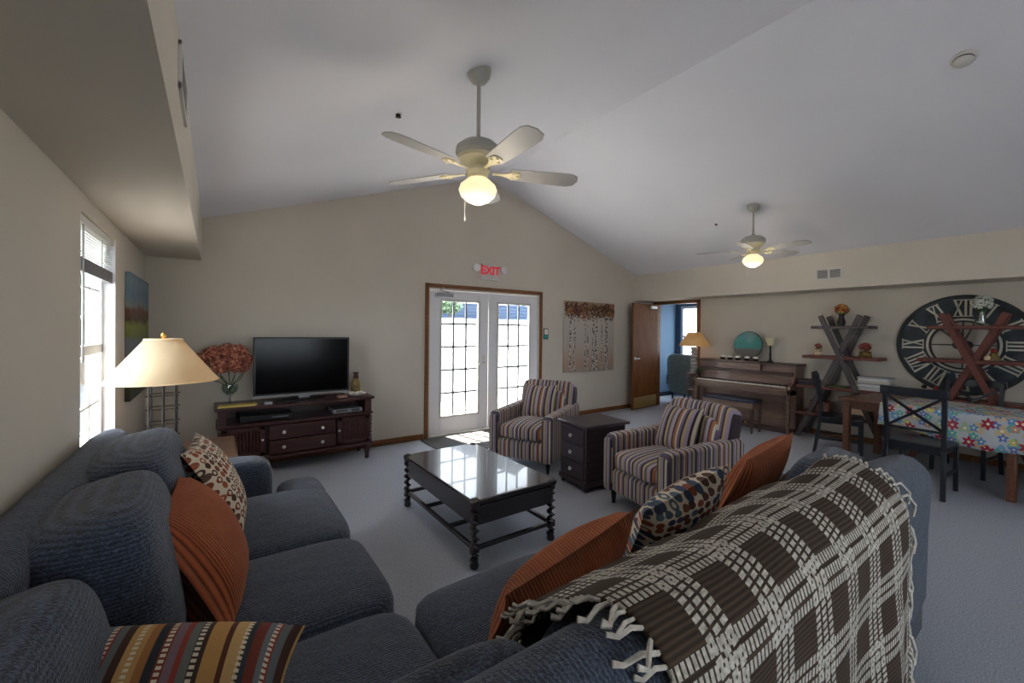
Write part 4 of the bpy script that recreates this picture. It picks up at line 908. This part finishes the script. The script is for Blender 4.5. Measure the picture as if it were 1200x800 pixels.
def flower_vase(name, label, x, y, z, body, leafm, h, r, n, prof=None, cat='vase'):
    t = thing(name, label, cat, (x, y, z)); MB().lathe(prof or [(.035, 0), (.05, h * .3), (.028, h * .8), (.036, h), (.03, h), (.022, h * .8), (.04, h * .3)], (x, y, z), 18).build('vase_body', body, t)
    m = MB(); st = MB()
    for k in range(n):
        ph = math.acos(1 - 1.5 * (k + .5) / n); th = PI * (1 + 5 ** .5) * k; d = Vector((cos(th) * sin(ph), sin(th) * sin(ph), cos(ph))); c = Vector((x, y, z + h + r * .75)) + Vector((d.x * r, d.y * r, d.z * r)) * random.uniform(.7, 1.05)
        st.tube([(x, y, z + h * .7), c], .002, 4)
        a = d.orthogonal().normalized(); b2 = d.cross(a); s = r * .3
        for q in range(5):
            e = a * cos(q * 2 * PI / 5) + b2 * sin(q * 2 * PI / 5); f = d.cross(e); m.add([c, c + e * s * .6 + f * s * .35 + d * s * .2, c + e * s, c + e * s * .6 - f * s * .35 + d * s * .2], [(0, 1, 2, 3)])
    m.build('blossoms', leafm, t, smooth=False); st.build('stems', 'green', t)
t = NT('mixed_blossom'); t.set(Roughness=.8); t.l(t.ramp(t.noise(t.coord(), 22, 2), [(.35, (150, 60, 36)), (.5, (196, 140, 56)), (.62, (206, 178, 96)), (.7, (110, 60, 40))], 'CONSTANT'), t.b.inputs['Base Color']); M['mixed'] = t.m
flower_vase('flower_vase', 'dark vase of orange and yellow flowers on top of the weathered shelf unit', 7.0, 2.08, 1.60, 'iron', 'mixed', .16, .085, 46)
flower_vase('flower_vase', 'clear vase of white lilies on top of the reddish shelf unit', 6.98, .76, 1.60, 'vase_glass', 'white_leaf', .17, .10, 40)
flower_vase('potted_plant', 'small cream pot of red leaves at the left of the weathered unit second shelf', 6.96, 2.34, 1.18, 'terracotta', 'red_leaf', .09, .05, 26, [(.04, 0), (.05, .02), (.04, .05), (.058, .09), (.05, .09), (.034, .05)], 'plant')
flower_vase('potted_plant', 'wider pot of red leaves at the right of the weathered unit second shelf', 6.96, 1.80, 1.18, 'gold_pot', 'red_leaf', .08, .07, 36, [(.06, 0), (.075, .03), (.06, .06), (.07, .08), (.062, .08), (.05, .05)], 'plant')
def figure(name, label, x, y, z, mats, s=1):
    t = thing(name, label, 'figurine', (x, y, z)); MB().lathe([(.045 * s, 0), (.05 * s, .03 * s), (.035 * s, .07 * s), (.02 * s, .09 * s)], (x, y, z), 14).build('body', mats[0], t); MB().blob((x, y, z + .11 * s), (.025 * s, .025 * s, .028 * s), 2, 4).build('head', mats[1], t); MB().blob((x - .03 * s, y + .045 * s, z + .03 * s), (.03 * s, .03 * s, .03 * s), 2, 4).build('bundle', mats[2], t)
figure('figurine', 'small cream and brown figurine on the middle shelf of the reddish unit', 6.93, .66, 1.21, ('gold_pot', 'red_leaf', 'terracotta'))
figure('figurine', 'little pale figurine on the lower left of the reddish unit', 6.95, 1.22, .75, ('terracotta', 'iron', 'brown_wood'))
figure('figurine', 'small pale ornament next to the little figurine behind the far dining chair', 6.95, 1.12, .75, ('paper', 'red_leaf', 'terracotta'), .9)
cols = [(200, 200, 196), (176, 180, 184), (214, 212, 204), (150, 152, 160), (196, 190, 176), (220, 220, 218), (168, 170, 170)]
zz = .755
for i, c in enumerate(cols):
    h = (.02, .03, .025)[i % 3]; o = MB().box(6.86, 7.09, 1.52 + .01 * (i % 3), 1.86 - .012 * (i % 2), zz, zz + h)
    nm = ['lowest', 'second from the bottom', 'third from the bottom', 'fourth from the bottom', 'third from the top', 'second from the top', 'topmost'][i]
    tag(o.build('book', plain('book_%d' % i, c, .7), bevel=.003, loc=(6.97, 1.69, zz)), f'pale book on the weathered shelf unit, {nm} of its stack', 'book', 'stacked books on the weathered unit'); zz += h + .0008
for i, (yy, c) in enumerate(((2.44, (30, 28, 34)), (2.45, (52, 44, 60)))):
    o = MB().box(6.85, 7.1, yy - .11, yy + .10, .755 + i * .036, .79 + i * .036).build('album', plain('album_%d' % i, c, .5), bevel=.003, loc=(6.97, yy, .755 + i * .036)); tag(o, ('lower' if i == 0 else 'upper') + ' of two flat dark albums on the left of the weathered unit', 'book', 'dark albums')
o = MB().box(6.9, 7.08, 1.98, 2.22, .755, .77).build('tray', 'green', bevel=.004, loc=(7, 2.1, .755)); tag(o, 'flat green tray inside the cross of the weathered shelf unit', 'tray')
for i, (yy, zz2, s, m_, lab) in enumerate(((2.3, .37, .12, 'brown_wood', 'brown box on the bottom shelf of the weathered unit, left'), (1.86, .37, .13, 'terracotta', 'cream patterned box on the bottom shelf of the weathered unit, centre'), (1.6, .37, .1, 'chest', 'dark box on the bottom shelf of the weathered unit, right'))):
    t = thing('storage_box', lab, 'box', (7.0, yy, zz2)); MB().box(6.9, 7.1, yy - s, yy + s, zz2, zz2 + .14).build('box_body', m_, t, bevel=.004); MB().box(6.893, 7.107, yy - s - .007, yy + s + .007, zz2 + .12, zz2 + .16).build('lid', m_, t, bevel=.004)
ol = thing('wall_outlet', 'cream electrical outlet low on the right wall behind the dining table', 'outlet', (XR, 1.93, .62)); MB().box(XR - .006, XR, 1.87, 2.0, .56, .68).build('plate', 'terracotta', ol, bevel=.002)
for y in (1.91, 1.96): MB().box(XR - .009, XR - .005, y - .012, y + .012, .60, .64).build('socket', 'dim_white', ol, bevel=.002)

# ------------------------------------------------------------------ big clock
CY, CZ, CR = .935, 1.372, .60
ck = thing('wall_clock', 'huge round charcoal wall clock with cream Roman numerals on the right wall', 'clock', (XR, CY, CZ))
Mk = Matrix(((0, 0, -1, XR), (-1, 0, 0, CY), (0, 1, 0, CZ), (0, 0, 0, 1)))
def ring(m, r0, r1, w0, w1, n=64):
    m.lathe([(r0, w0), (r1, w0), (r1, w1), (r0, w1), (r0, w0)], (0, 0, 0), n, Mk, cap=False); return m
ring(MB(), .315, .58, .006, .02).build('dial_board', 'clock', ck); ring(MB(), .572, CR, .0, .034).build('outer_rim', 'clock_rim', ck)
ring(MB(), .295, .318, .0, .03).build('inner_ring', 'numeral', ck); ring(MB(), .275, .297, .0, .024).build('inner_rim', 'clock_rim', ck)
RN = ['XII', 'I', 'II', 'III', 'IIII', 'V', 'VI', 'VII', 'VIII', 'IX', 'X', 'XI']
for hgt, txt in enumerate(RN):
    m = MB(); Wd = {'I': .042, 'V': .085, 'X': .085}; tw = sum(Wd[c] for c in txt); cur = -tw / 2; Rk = Mk @ Matrix.Rotation(-hgt * PI / 6, 4, 'Z')
    def bar(a, b, w):
        a, b = Vector(a), Vector(b); d = (b - a).normalized(); s = Vector((-d.y, d.x)) * w / 2
        m.add([(*(a + s), .02), (*(a - s), .02), (*(b - s), .02), (*(b + s), .02), (*(a + s), .027), (*(a - s), .027), (*(b - s), .027), (*(b + s), .027)], [(0, 3, 2, 1), (4, 5, 6, 7), (0, 1, 5, 4), (1, 2, 6, 5), (2, 3, 7, 6), (3, 0, 4, 7)], Rk)
    ri, ro = .345, .54
    for c in txt:
        w = Wd[c]; xm = cur + w / 2
        if c == 'I': bar((xm, ri), (xm, ro), .02); 
        if c == 'V': bar((xm - w * .36, ro), (xm, ri), .022); bar((xm + w * .36, ro), (xm, ri), .012)
        if c == 'X': bar((xm - w * .36, ro), (xm + w * .36, ri), .022); bar((xm + w * .36, ro), (xm - w * .36, ri), .012)
        cur += w
    bar((-tw / 2, ri), (tw / 2, ri), .01); bar((-tw / 2, ro), (tw / 2, ro), .01)
    m.build('numeral', 'numeral', ck)
m = MB()
for a in range(4):
    R = Mk @ Matrix.Rotation(a * PI / 2, 4, 'Z'); m.box(-.006, .006, .04, .29, .004, .014, R)
m.build('spokes', 'clock_rim', ck)
hb = MB()
for s in (-1, 1): hb.lathe([(.052, .008), (.052, .03), (.04, .034)], (0, 0, 0), 24, Mk @ Matrix.Translation((s * .035, 0, 0)))
hb.build('hub', 'clock_rim', ck)
for a, L3, nm in ((2.36, .27, 'hour_hand'), (-.35, .40, 'minute_hand')):
    R = Mk @ Matrix.Rotation(a - PI / 2 if nm == 'hour_hand' else a, 4, 'Z'); MB().box(-.008, .008, -.06, L3, .03, .036, R).build(nm, 'grey_wood', ck)

# ------------------------------------------------------------------ dining table, cloth and chairs
TR = math.radians(-9); TO = (5.71, .36, 0); TH = .745
def dtable(y0, y1, label):
    t = thing('dining_table', label, 'table', TO, TR, None, local=True)
    MB().box(0, .84, y0, y1, TH - .03, TH).build('table_top', 'brown_wood', t, bevel=.006)
    MB().box(.06, .78, y0 + .06, y1 - .06, TH - .12, TH - .03).build('apron', 'brown_wood', t)
    for x in (.06, .78):
        for y in (y0 + .07, y1 - .07): MB().beam((x, y, 0), (x, y, TH - .03), .062, .062, (0, 1, 0)).build('leg', 'brown_wood', t, bevel=.006)
dtable(.01, 1.445, 'brown dining table with its bare far end showing past the floral cloth')
dtable(-1.45, -.01, 'second brown dining table at the right edge, wholly under the floral cloth')
TX0, TX1, TY0, TY1 = 0, .84, -1.3, 1.06
def cloth():
    t = NT('floral_cloth'); t.set(Roughness=.85); tc = t.n('ShaderNodeTexCoord')
    base = (186, 190, 192); col = None
    def layer(prev, scale, off, pal, rad, petals):
        mp = t.n('ShaderNodeMapping'); mp.inputs['Location'].default_value = off; mp.inputs['Scale'].default_value = (scale, scale, 1); t.l(tc.outputs['UV'], mp.inputs[0])
        vo = t.n('ShaderNodeTexVoronoi', voronoi_dimensions='2D'); vo.inputs['Scale'].default_value = 1; vo.inputs['Randomness'].default_value = .7; t.l(mp.outputs[0], vo.inputs['Vector'])
        sub = t.n('ShaderNodeVectorMath', operation='SUBTRACT'); t.l(mp.outputs[0], sub.inputs[0]); t.l(vo.outputs['Position'], sub.inputs[1])
        sp = t.n('ShaderNodeSeparateXYZ'); t.l(sub.outputs[0], sp.inputs[0]); ang = t.math('ARCTAN2', sp.outputs[1], sp.outputs[0])
        r = t.math('MULTIPLY_ADD', t.math('COSINE', t.math('MULTIPLY', ang, petals)), rad * .3, rad)
        mask = t.math('LESS_THAN', vo.outputs['Distance'], r); sc = t.n('ShaderNodeSeparateColor'); t.l(vo.outputs['Color'], sc.inputs[0])
        c = t.ramp(sc.outputs[0], pal, 'CONSTANT'); core = t.math('LESS_THAN', vo.outputs['Distance'], rad * .3)
        return t.mix(core, t.mix(mask, prev, c), t.mix(mask, prev, (230, 222, 190)))
    col = layer(base, 8.5, (0, 0, 0), [(0, (120, 160, 190)), (.3, (160, 180, 150)), (.5, (200, 176, 140)), (.7, (140, 176, 200)), (.85, (110, 168, 168))], .34, 3)
    col = layer(col, 11, (3.3, 1.7, 0), [(0, (90, 140, 190)), (.25, (200, 190, 96)), (.4, (80, 166, 160)), (.6, (196, 140, 110)), (.8, (96, 120, 180))], .30, 5)
    col = layer(col, 5.6, (7.1, 4.2, 0), [(0, (164, 40, 62)), (.55, (176, 44, 60)), (.75, (90, 150, 190)), (.9, (206, 176, 80))], .21, 6)
    t.l(col, t.b.inputs['Base Color']); M['cloth'] = t.m
    hx = .27; NUx = [TX0 - .012] ; prof = []
    xs = [(-hx, 0), (-.2, 0), (-.12, 0), (-.05, 0), (-.004, 0)]
    path = [(TX0 - .014, TH - d) for d in (.27, .2, .13, .06, .012)] + [(TX0 + .002, TH + .003)] + [(TX0 + (TX1 - TX0) * k / 8, TH + .004) for k in range(1, 8)] + [(TX1 - .002, TH + .003)] + [(TX1 + .014, TH - d) for d in (.012, .06, .13, .2, .27)]
    ny = 60; vs = []; uv = []; s = [0]
    for i in range(1, len(path)): s.append(s[-1] + math.dist(path[i], path[i - 1]))
    for j in range(ny + 1):
        y = TY1 - .03 - (TY1 - .06 - TY0) * j / ny
        for i, (x, z) in enumerate(path):
            drop = max(0, TH - z); wv = drop * .09 * sin(9 * y + 1.0) + drop * .04 * sin(23 * y)
            vs.append((x + (wv - drop * .06) * (1 if x < .4 else -1), y, z - drop * .16 * sin(4.2 * y + .6))); uv.append((s[i], y))
    n = len(path); fs = [(j * n + i, j * n + i + 1, (j + 1) * n + i + 1, (j + 1) * n + i) for j in range(ny) for i in range(n - 1)]
    mb = MB().add(vs, fs); mb.uv = uv; o = mb.build('tablecloth', 'cloth', loc=(0, 0, 0), angle=3); o.location = TO; o.rotation_euler = (0, 0, TR); q = o.modifiers.new('t', 'SOLIDIFY'); q.thickness = .002; q.offset = 1
    tag(o, 'white tablecloth with red, blue and yellow flowers across both dining tables', 'tablecloth')
cloth()
def xchair(loc, rz, label, seatw=.23):
    """x-back chair; local: back at x=0, facing +X"""
    t = thing('dining_chair', label, 'chair', loc, rz, 'black cross-back dining chairs', local=True)
    for s in (-1, 1):
        m = MB(); pts = [(-.06, s * .215, 0), (.0, s * .205, .44), (.0, s * .205, .62), (-.05, s * .215, .97)]
        for i in range(3): m.beam(pts[i], pts[i + 1], .036, .036, (1, 0, 0))
        m.build('back_leg', 'navy', t, bevel=.004)
        MB().beam((.40, s * .20, 0), (.40, s * .20, .44), .034, .034, (1, 0, 0)).build('front_leg', 'navy', t, bevel=.004)
        MB().beam((-.02, s * .20, .2), (.4, s * .195, .2), .022, .022).build('side_stretcher', 'navy', t)
    MB().blob((.205, 0, .455), (.225, .225, .018), 9, 6).build('seat', 'navy', t)
    MB().box(.0, .4, -.2, .2, .39, .44).build('seat_rail', 'navy', t)
    vs = []; fs = []
    for j in range(9):
        v = -1 + j / 4; x = -.055 - .04 * (1 - v * v); y = v * .245
        for (dx, z) in ((-.011, .915), (.011, .91), (.008, .995), (-.014, .995)): vs.append((x + dx, y, z))
    for j in range(8):
        for k in range(4): fs.append((j * 4 + k, j * 4 + (k + 1) % 4, (j + 1) * 4 + (k + 1) % 4, (j + 1) * 4 + k))
    fs += [(0, 1, 2, 3), (32, 35, 34, 33)]
    MB().add(vs, fs).build('top_rail', 'navy', t, bevel=.005)
    MB().beam((.0, -.2, .6), (.0, .2, .6), .03, .02).build('lower_rail', 'navy', t, bevel=.003)
    for s in (-1, 1): MB().beam((-.005 + s * .006, -s * .195, .61), (-.055 + s * .006, s * .2, .91), .024, .016, (1, 0, 0)).build('cross_slat', 'navy', t)
    return t
k0 = xchair((5.335, 1.0, 0), math.radians(-4), 'black cross-back chair nearest the sofa, backed towards it, at the floral cloth')
dup(k0, (6.80, .80, 0), PI + TR, 'black cross-back chair on the far side of the floral table, before the clock')
dup(k0, (6.25, 2.06, 0), math.radians(-73), 'black cross-back chair seen edge-on at the bare end of the dining table')
# high-back chair in the blue room
hc = thing('high_back_chair', 'grey-green high-backed chair in the blue room beyond the wood door', 'chair', (8.0, 5.1, 0))
MB().blob((8.0, 5.0, .38), (.3, .3, .1), 6, 6).build('seat', 'grey_fabric', hc); MB().blob((7.75, 5.0, .62), (.07, .33, .42), 5, 7, 0, Matrix.Rotation(-.12, 3, 'Y')).build('backrest', 'grey_fabric', hc)
for s in (-1, 1): MB().blob((8.0, 5.0 + s * .31, .5), (.3, .05, .14), 5, 6).build('arm', 'grey_fabric', hc)
for x in (7.78, 8.22):
    for y in (4.76, 5.24): MB().lathe([(.016, 0), (.024, .3)], (x, y, 0), 10).build('leg', 'black', hc)

# ------------------------------------------------------------------ outside
og = MB().box(-25, 30, YB + .12, 10, -.25, -.06).add([(-25, 10, -.06), (30, 10, -.06), (30, 20, 2.1), (-25, 20, 2.1), (-25, 60, 2.3), (30, 60, 2.3), (-25, 60, -.25), (30, 60, -.25), (-25, 10, -.25), (30, 10, -.25)], [(0, 1, 2, 3), (3, 2, 5, 4), (4, 5, 7, 6), (0, 3, 4, 6, 8), (1, 9, 7, 5, 2), (6, 7, 9, 8), (0, 8, 9, 1)]).box(NX + .1, 30, YF - .12, YB + .12, -.25, -.06)
og.build('ground_outside', 'concrete', kind='structure', smooth=False)
MB().box(-25, XL - .14, -20, YB + .12, -.25, -.06).box(XL - .14, 30, -20, YF - .12, -.25, -.06).build('ground_patio', 'concrete', kind='structure', smooth=False)
MB().box(1.2, 5.6, YB + .13, 8.0, -.06, -.02).build('ground_bounce_slab', 'bounce_slab', kind='structure', smooth=False)  # pale slab added outside the doors to bounce sunlight up to the ceiling
hs = thing('neighbour_house', 'blue-grey sided house seen through the upper panes of the french doors', 'house', (14, 27, 2.1))
MB().box(11.4, 22, 24, 30, 2.0, 6.2).build('walls', 'siding', hs)
sdm = MB()
for k in range(18): sdm.box(11.37, 22, 23.975, 24, 2.2 + k * .22, 2.22 + k * .22)
sdm.build('siding_lines', 'roof', hs)
MB().prism([(10.7, 6.1), (22.6, 6.1), (16.7, 9.4)], -30.6, -23.5, Matrix(((1, 0, 0, 0), (0, 0, -1, 0), (0, 1, 0, 0), (0, 0, 0, 1)))).build('roof', 'roof', hs)
for wx in (13.2, 15.6, 18.4):
    w = MB().box(wx - .6, wx + .6, 23.93, 24.0, 3.2, 4.6).build('window', 'white', hs); MB().box(wx - .5, wx + .5, 23.92, 23.94, 3.3, 4.5).build('pane', 'dark_teal', w)
for i, (x, y, h, r, zb) in enumerate(((10.7, 21.6, 1.5, .75, 2.1), (13.5, 21.9, 1.2, .5, 2.1), (-2.0, 12, 5.2, 2.5, -.06), (-3.8, 16.5, 6.4, 2.6, .0), (6.5, 29, 6, 2.2, 2.1))):  # third and fourth trees are added to block bright sky at the left window
    lab = ['pale green bush outside the left pane of the left french door', 'small pale bush before the house behind the right french door', 'green tree added outside the left window to screen the sky, the nearer one', 'tall green tree added outside the left window to screen the sky, the farther one', 'tree far behind the left french door'][i]
    t = thing('tree', lab, 'tree', (x, y, zb)); MB().tube([(x, y, zb), (x + h * .02, y, zb + h * .4), (x, y, zb + h * .8)], [h * .045, h * .035, h * .016], 8).build('trunk', 'bark', t)
    m = MB()
    for k in range(900):
        th = random.uniform(0, 2 * PI); ph = math.acos(random.uniform(-1, 1)); rr = r * random.uniform(.45, 1) ; c = Vector((x + rr * cos(th) * sin(ph), y + rr * sin(th) * sin(ph), zb + h * .6 + rr * .85 * cos(ph))); a = Vector((random.gauss(0, 1), random.gauss(0, 1), random.gauss(0, 1))).normalized(); b2 = a.orthogonal().normalized() * (.22 if i > 1 else .08); a = a * (.3 if i > 1 else .11)
        m.add([c - a, c + b2, c + a, c - b2], [(0, 1, 2, 3)])
    m.build('foliage', 'pale_leaf' if i < 2 else 'leaf', t, smooth=False)
# ------------------------------------------------------------------ light
w = bpy.data.worlds.new('sky'); bpy.context.scene.world = w; w.use_nodes = True
nt = w.node_tree; nt.nodes.clear(); wo = nt.nodes.new('ShaderNodeOutputWorld'); bg = nt.nodes.new('ShaderNodeBackground'); nt.links.new(bg.outputs[0], wo.inputs[0])
bg.inputs[0].default_value = (.80, .90, 1.0, 1); bg.inputs[1].default_value = SKY = 3.4
def portal(name, loc, rot, sx, sy):
    l = bpy.data.lights.new(name, 'AREA'); l.shape = 'RECTANGLE'; l.size = sx; l.size_y = sy; l.cycles.is_portal = True
    o = bpy.data.objects.new(name, l); C.objects.link(o); o.location = loc; o.rotation_euler = rot
portal('portal_door', ((DX0 + DX1) / 2, YB + .14, 1.05), (-PI / 2, 0, 0), 1.95, 2.1)
portal('portal_window', (XL - .16, 3.46, 1.35), (0, -PI / 2, 0), 1.5, .95)
for a0, a1, z0, z1 in REAR_LEFT: portal('portal_side', (XL - .16, (a0 + a1) / 2, (z0 + z1) / 2), (0, -PI / 2, 0), z1 - z0, a1 - a0)
for a0, a1, z0, z1 in REAR: portal('portal_rear', ((a0 + a1) / 2, YF - .14, (z0 + z1) / 2), (PI / 2, 0, 0), a1 - a0, z1 - z0)
portal('portal_blue', (NX + .12, 5.0, 1.4), (0, PI / 2, 0), 1.5, 1.6)
sun = bpy.data.lights.new('sun', 'SUN'); sun.energy = 32; sun.angle = math.radians(.6); sun.color = (1, .95, .88)
so = bpy.data.objects.new('sun', sun); C.objects.link(so)
d = Vector((.06, -.36, -1)).normalized(); so.rotation_euler = d.to_track_quat('-Z', 'Y').to_euler()
def pl_light(name, loc, e, col, r=.05):
    l = bpy.data.lights.new(name, 'POINT'); l.energy = e; l.color = col; l.shadow_soft_size = r; o = bpy.data.objects.new(name, l); C.objects.link(o); o.location = loc
for q in ((1.31, 2.27, 2.24), (5.36, 2.51, 2.27)): pl_light('fan_light', q, 3.5, (1, .88, .7), .16)
pl_light('lamp_light', (-.285, 3.74, 1.3), 1.0, (1, .72, .42), .04)
pl_light('far_lamp_light', (6.93, 4.235, 1.38), .5, (1, .72, .42), .04)

# ------------------------------------------------------------------ camera
F, YAW, PITCH, ROLL, CX, CYP, CH = 491.2978, .6309, -.0066, .0105, 611.39, 390.338, 1.4912
f0 = Vector((sin(YAW), cos(YAW), 0)); r0 = Vector((cos(YAW), -sin(YAW), 0)); u0 = Vector((0, 0, 1))
fw = f0 * cos(PITCH) + u0 * sin(PITCH); up = -f0 * sin(PITCH) + u0 * cos(PITCH)
rt = r0 * cos(ROLL) + up * sin(ROLL); up2 = -r0 * sin(ROLL) + up * cos(ROLL)
cam = bpy.data.cameras.new('camera'); co = bpy.data.objects.new('camera', cam); C.objects.link(co)
cam.sensor_width = 36; cam.sensor_fit = 'HORIZONTAL'; cam.lens = 36 * F / 1200; cam.shift_x = -(CX - 600) / 1200; cam.shift_y = (CYP - 400) / 1200; cam.clip_start = .03
co.matrix_world = Matrix(((rt.x, up2.x, -fw.x, 0), (rt.y, up2.y, -fw.y, 0), (rt.z, up2.z, -fw.z, CH), (0, 0, 0, 1)))
S = bpy.context.scene; S.camera = co
S.view_settings.view_transform = 'Standard'; S.view_settings.look = 'None'; S.view_settings.gamma = 1; S.view_settings.use_curve_mapping = False
S.view_settings.exposure = 1.45
S.cycles.use_denoising = True; S.cycles.max_bounces = 10; S.cycles.diffuse_bounces = 6; S.cycles.transparent_max_bounces = 12
S.cycles.sample_clamp_indirect = 6; S.cycles.caustics_reflective = False; S.cycles.caustics_refractive = False
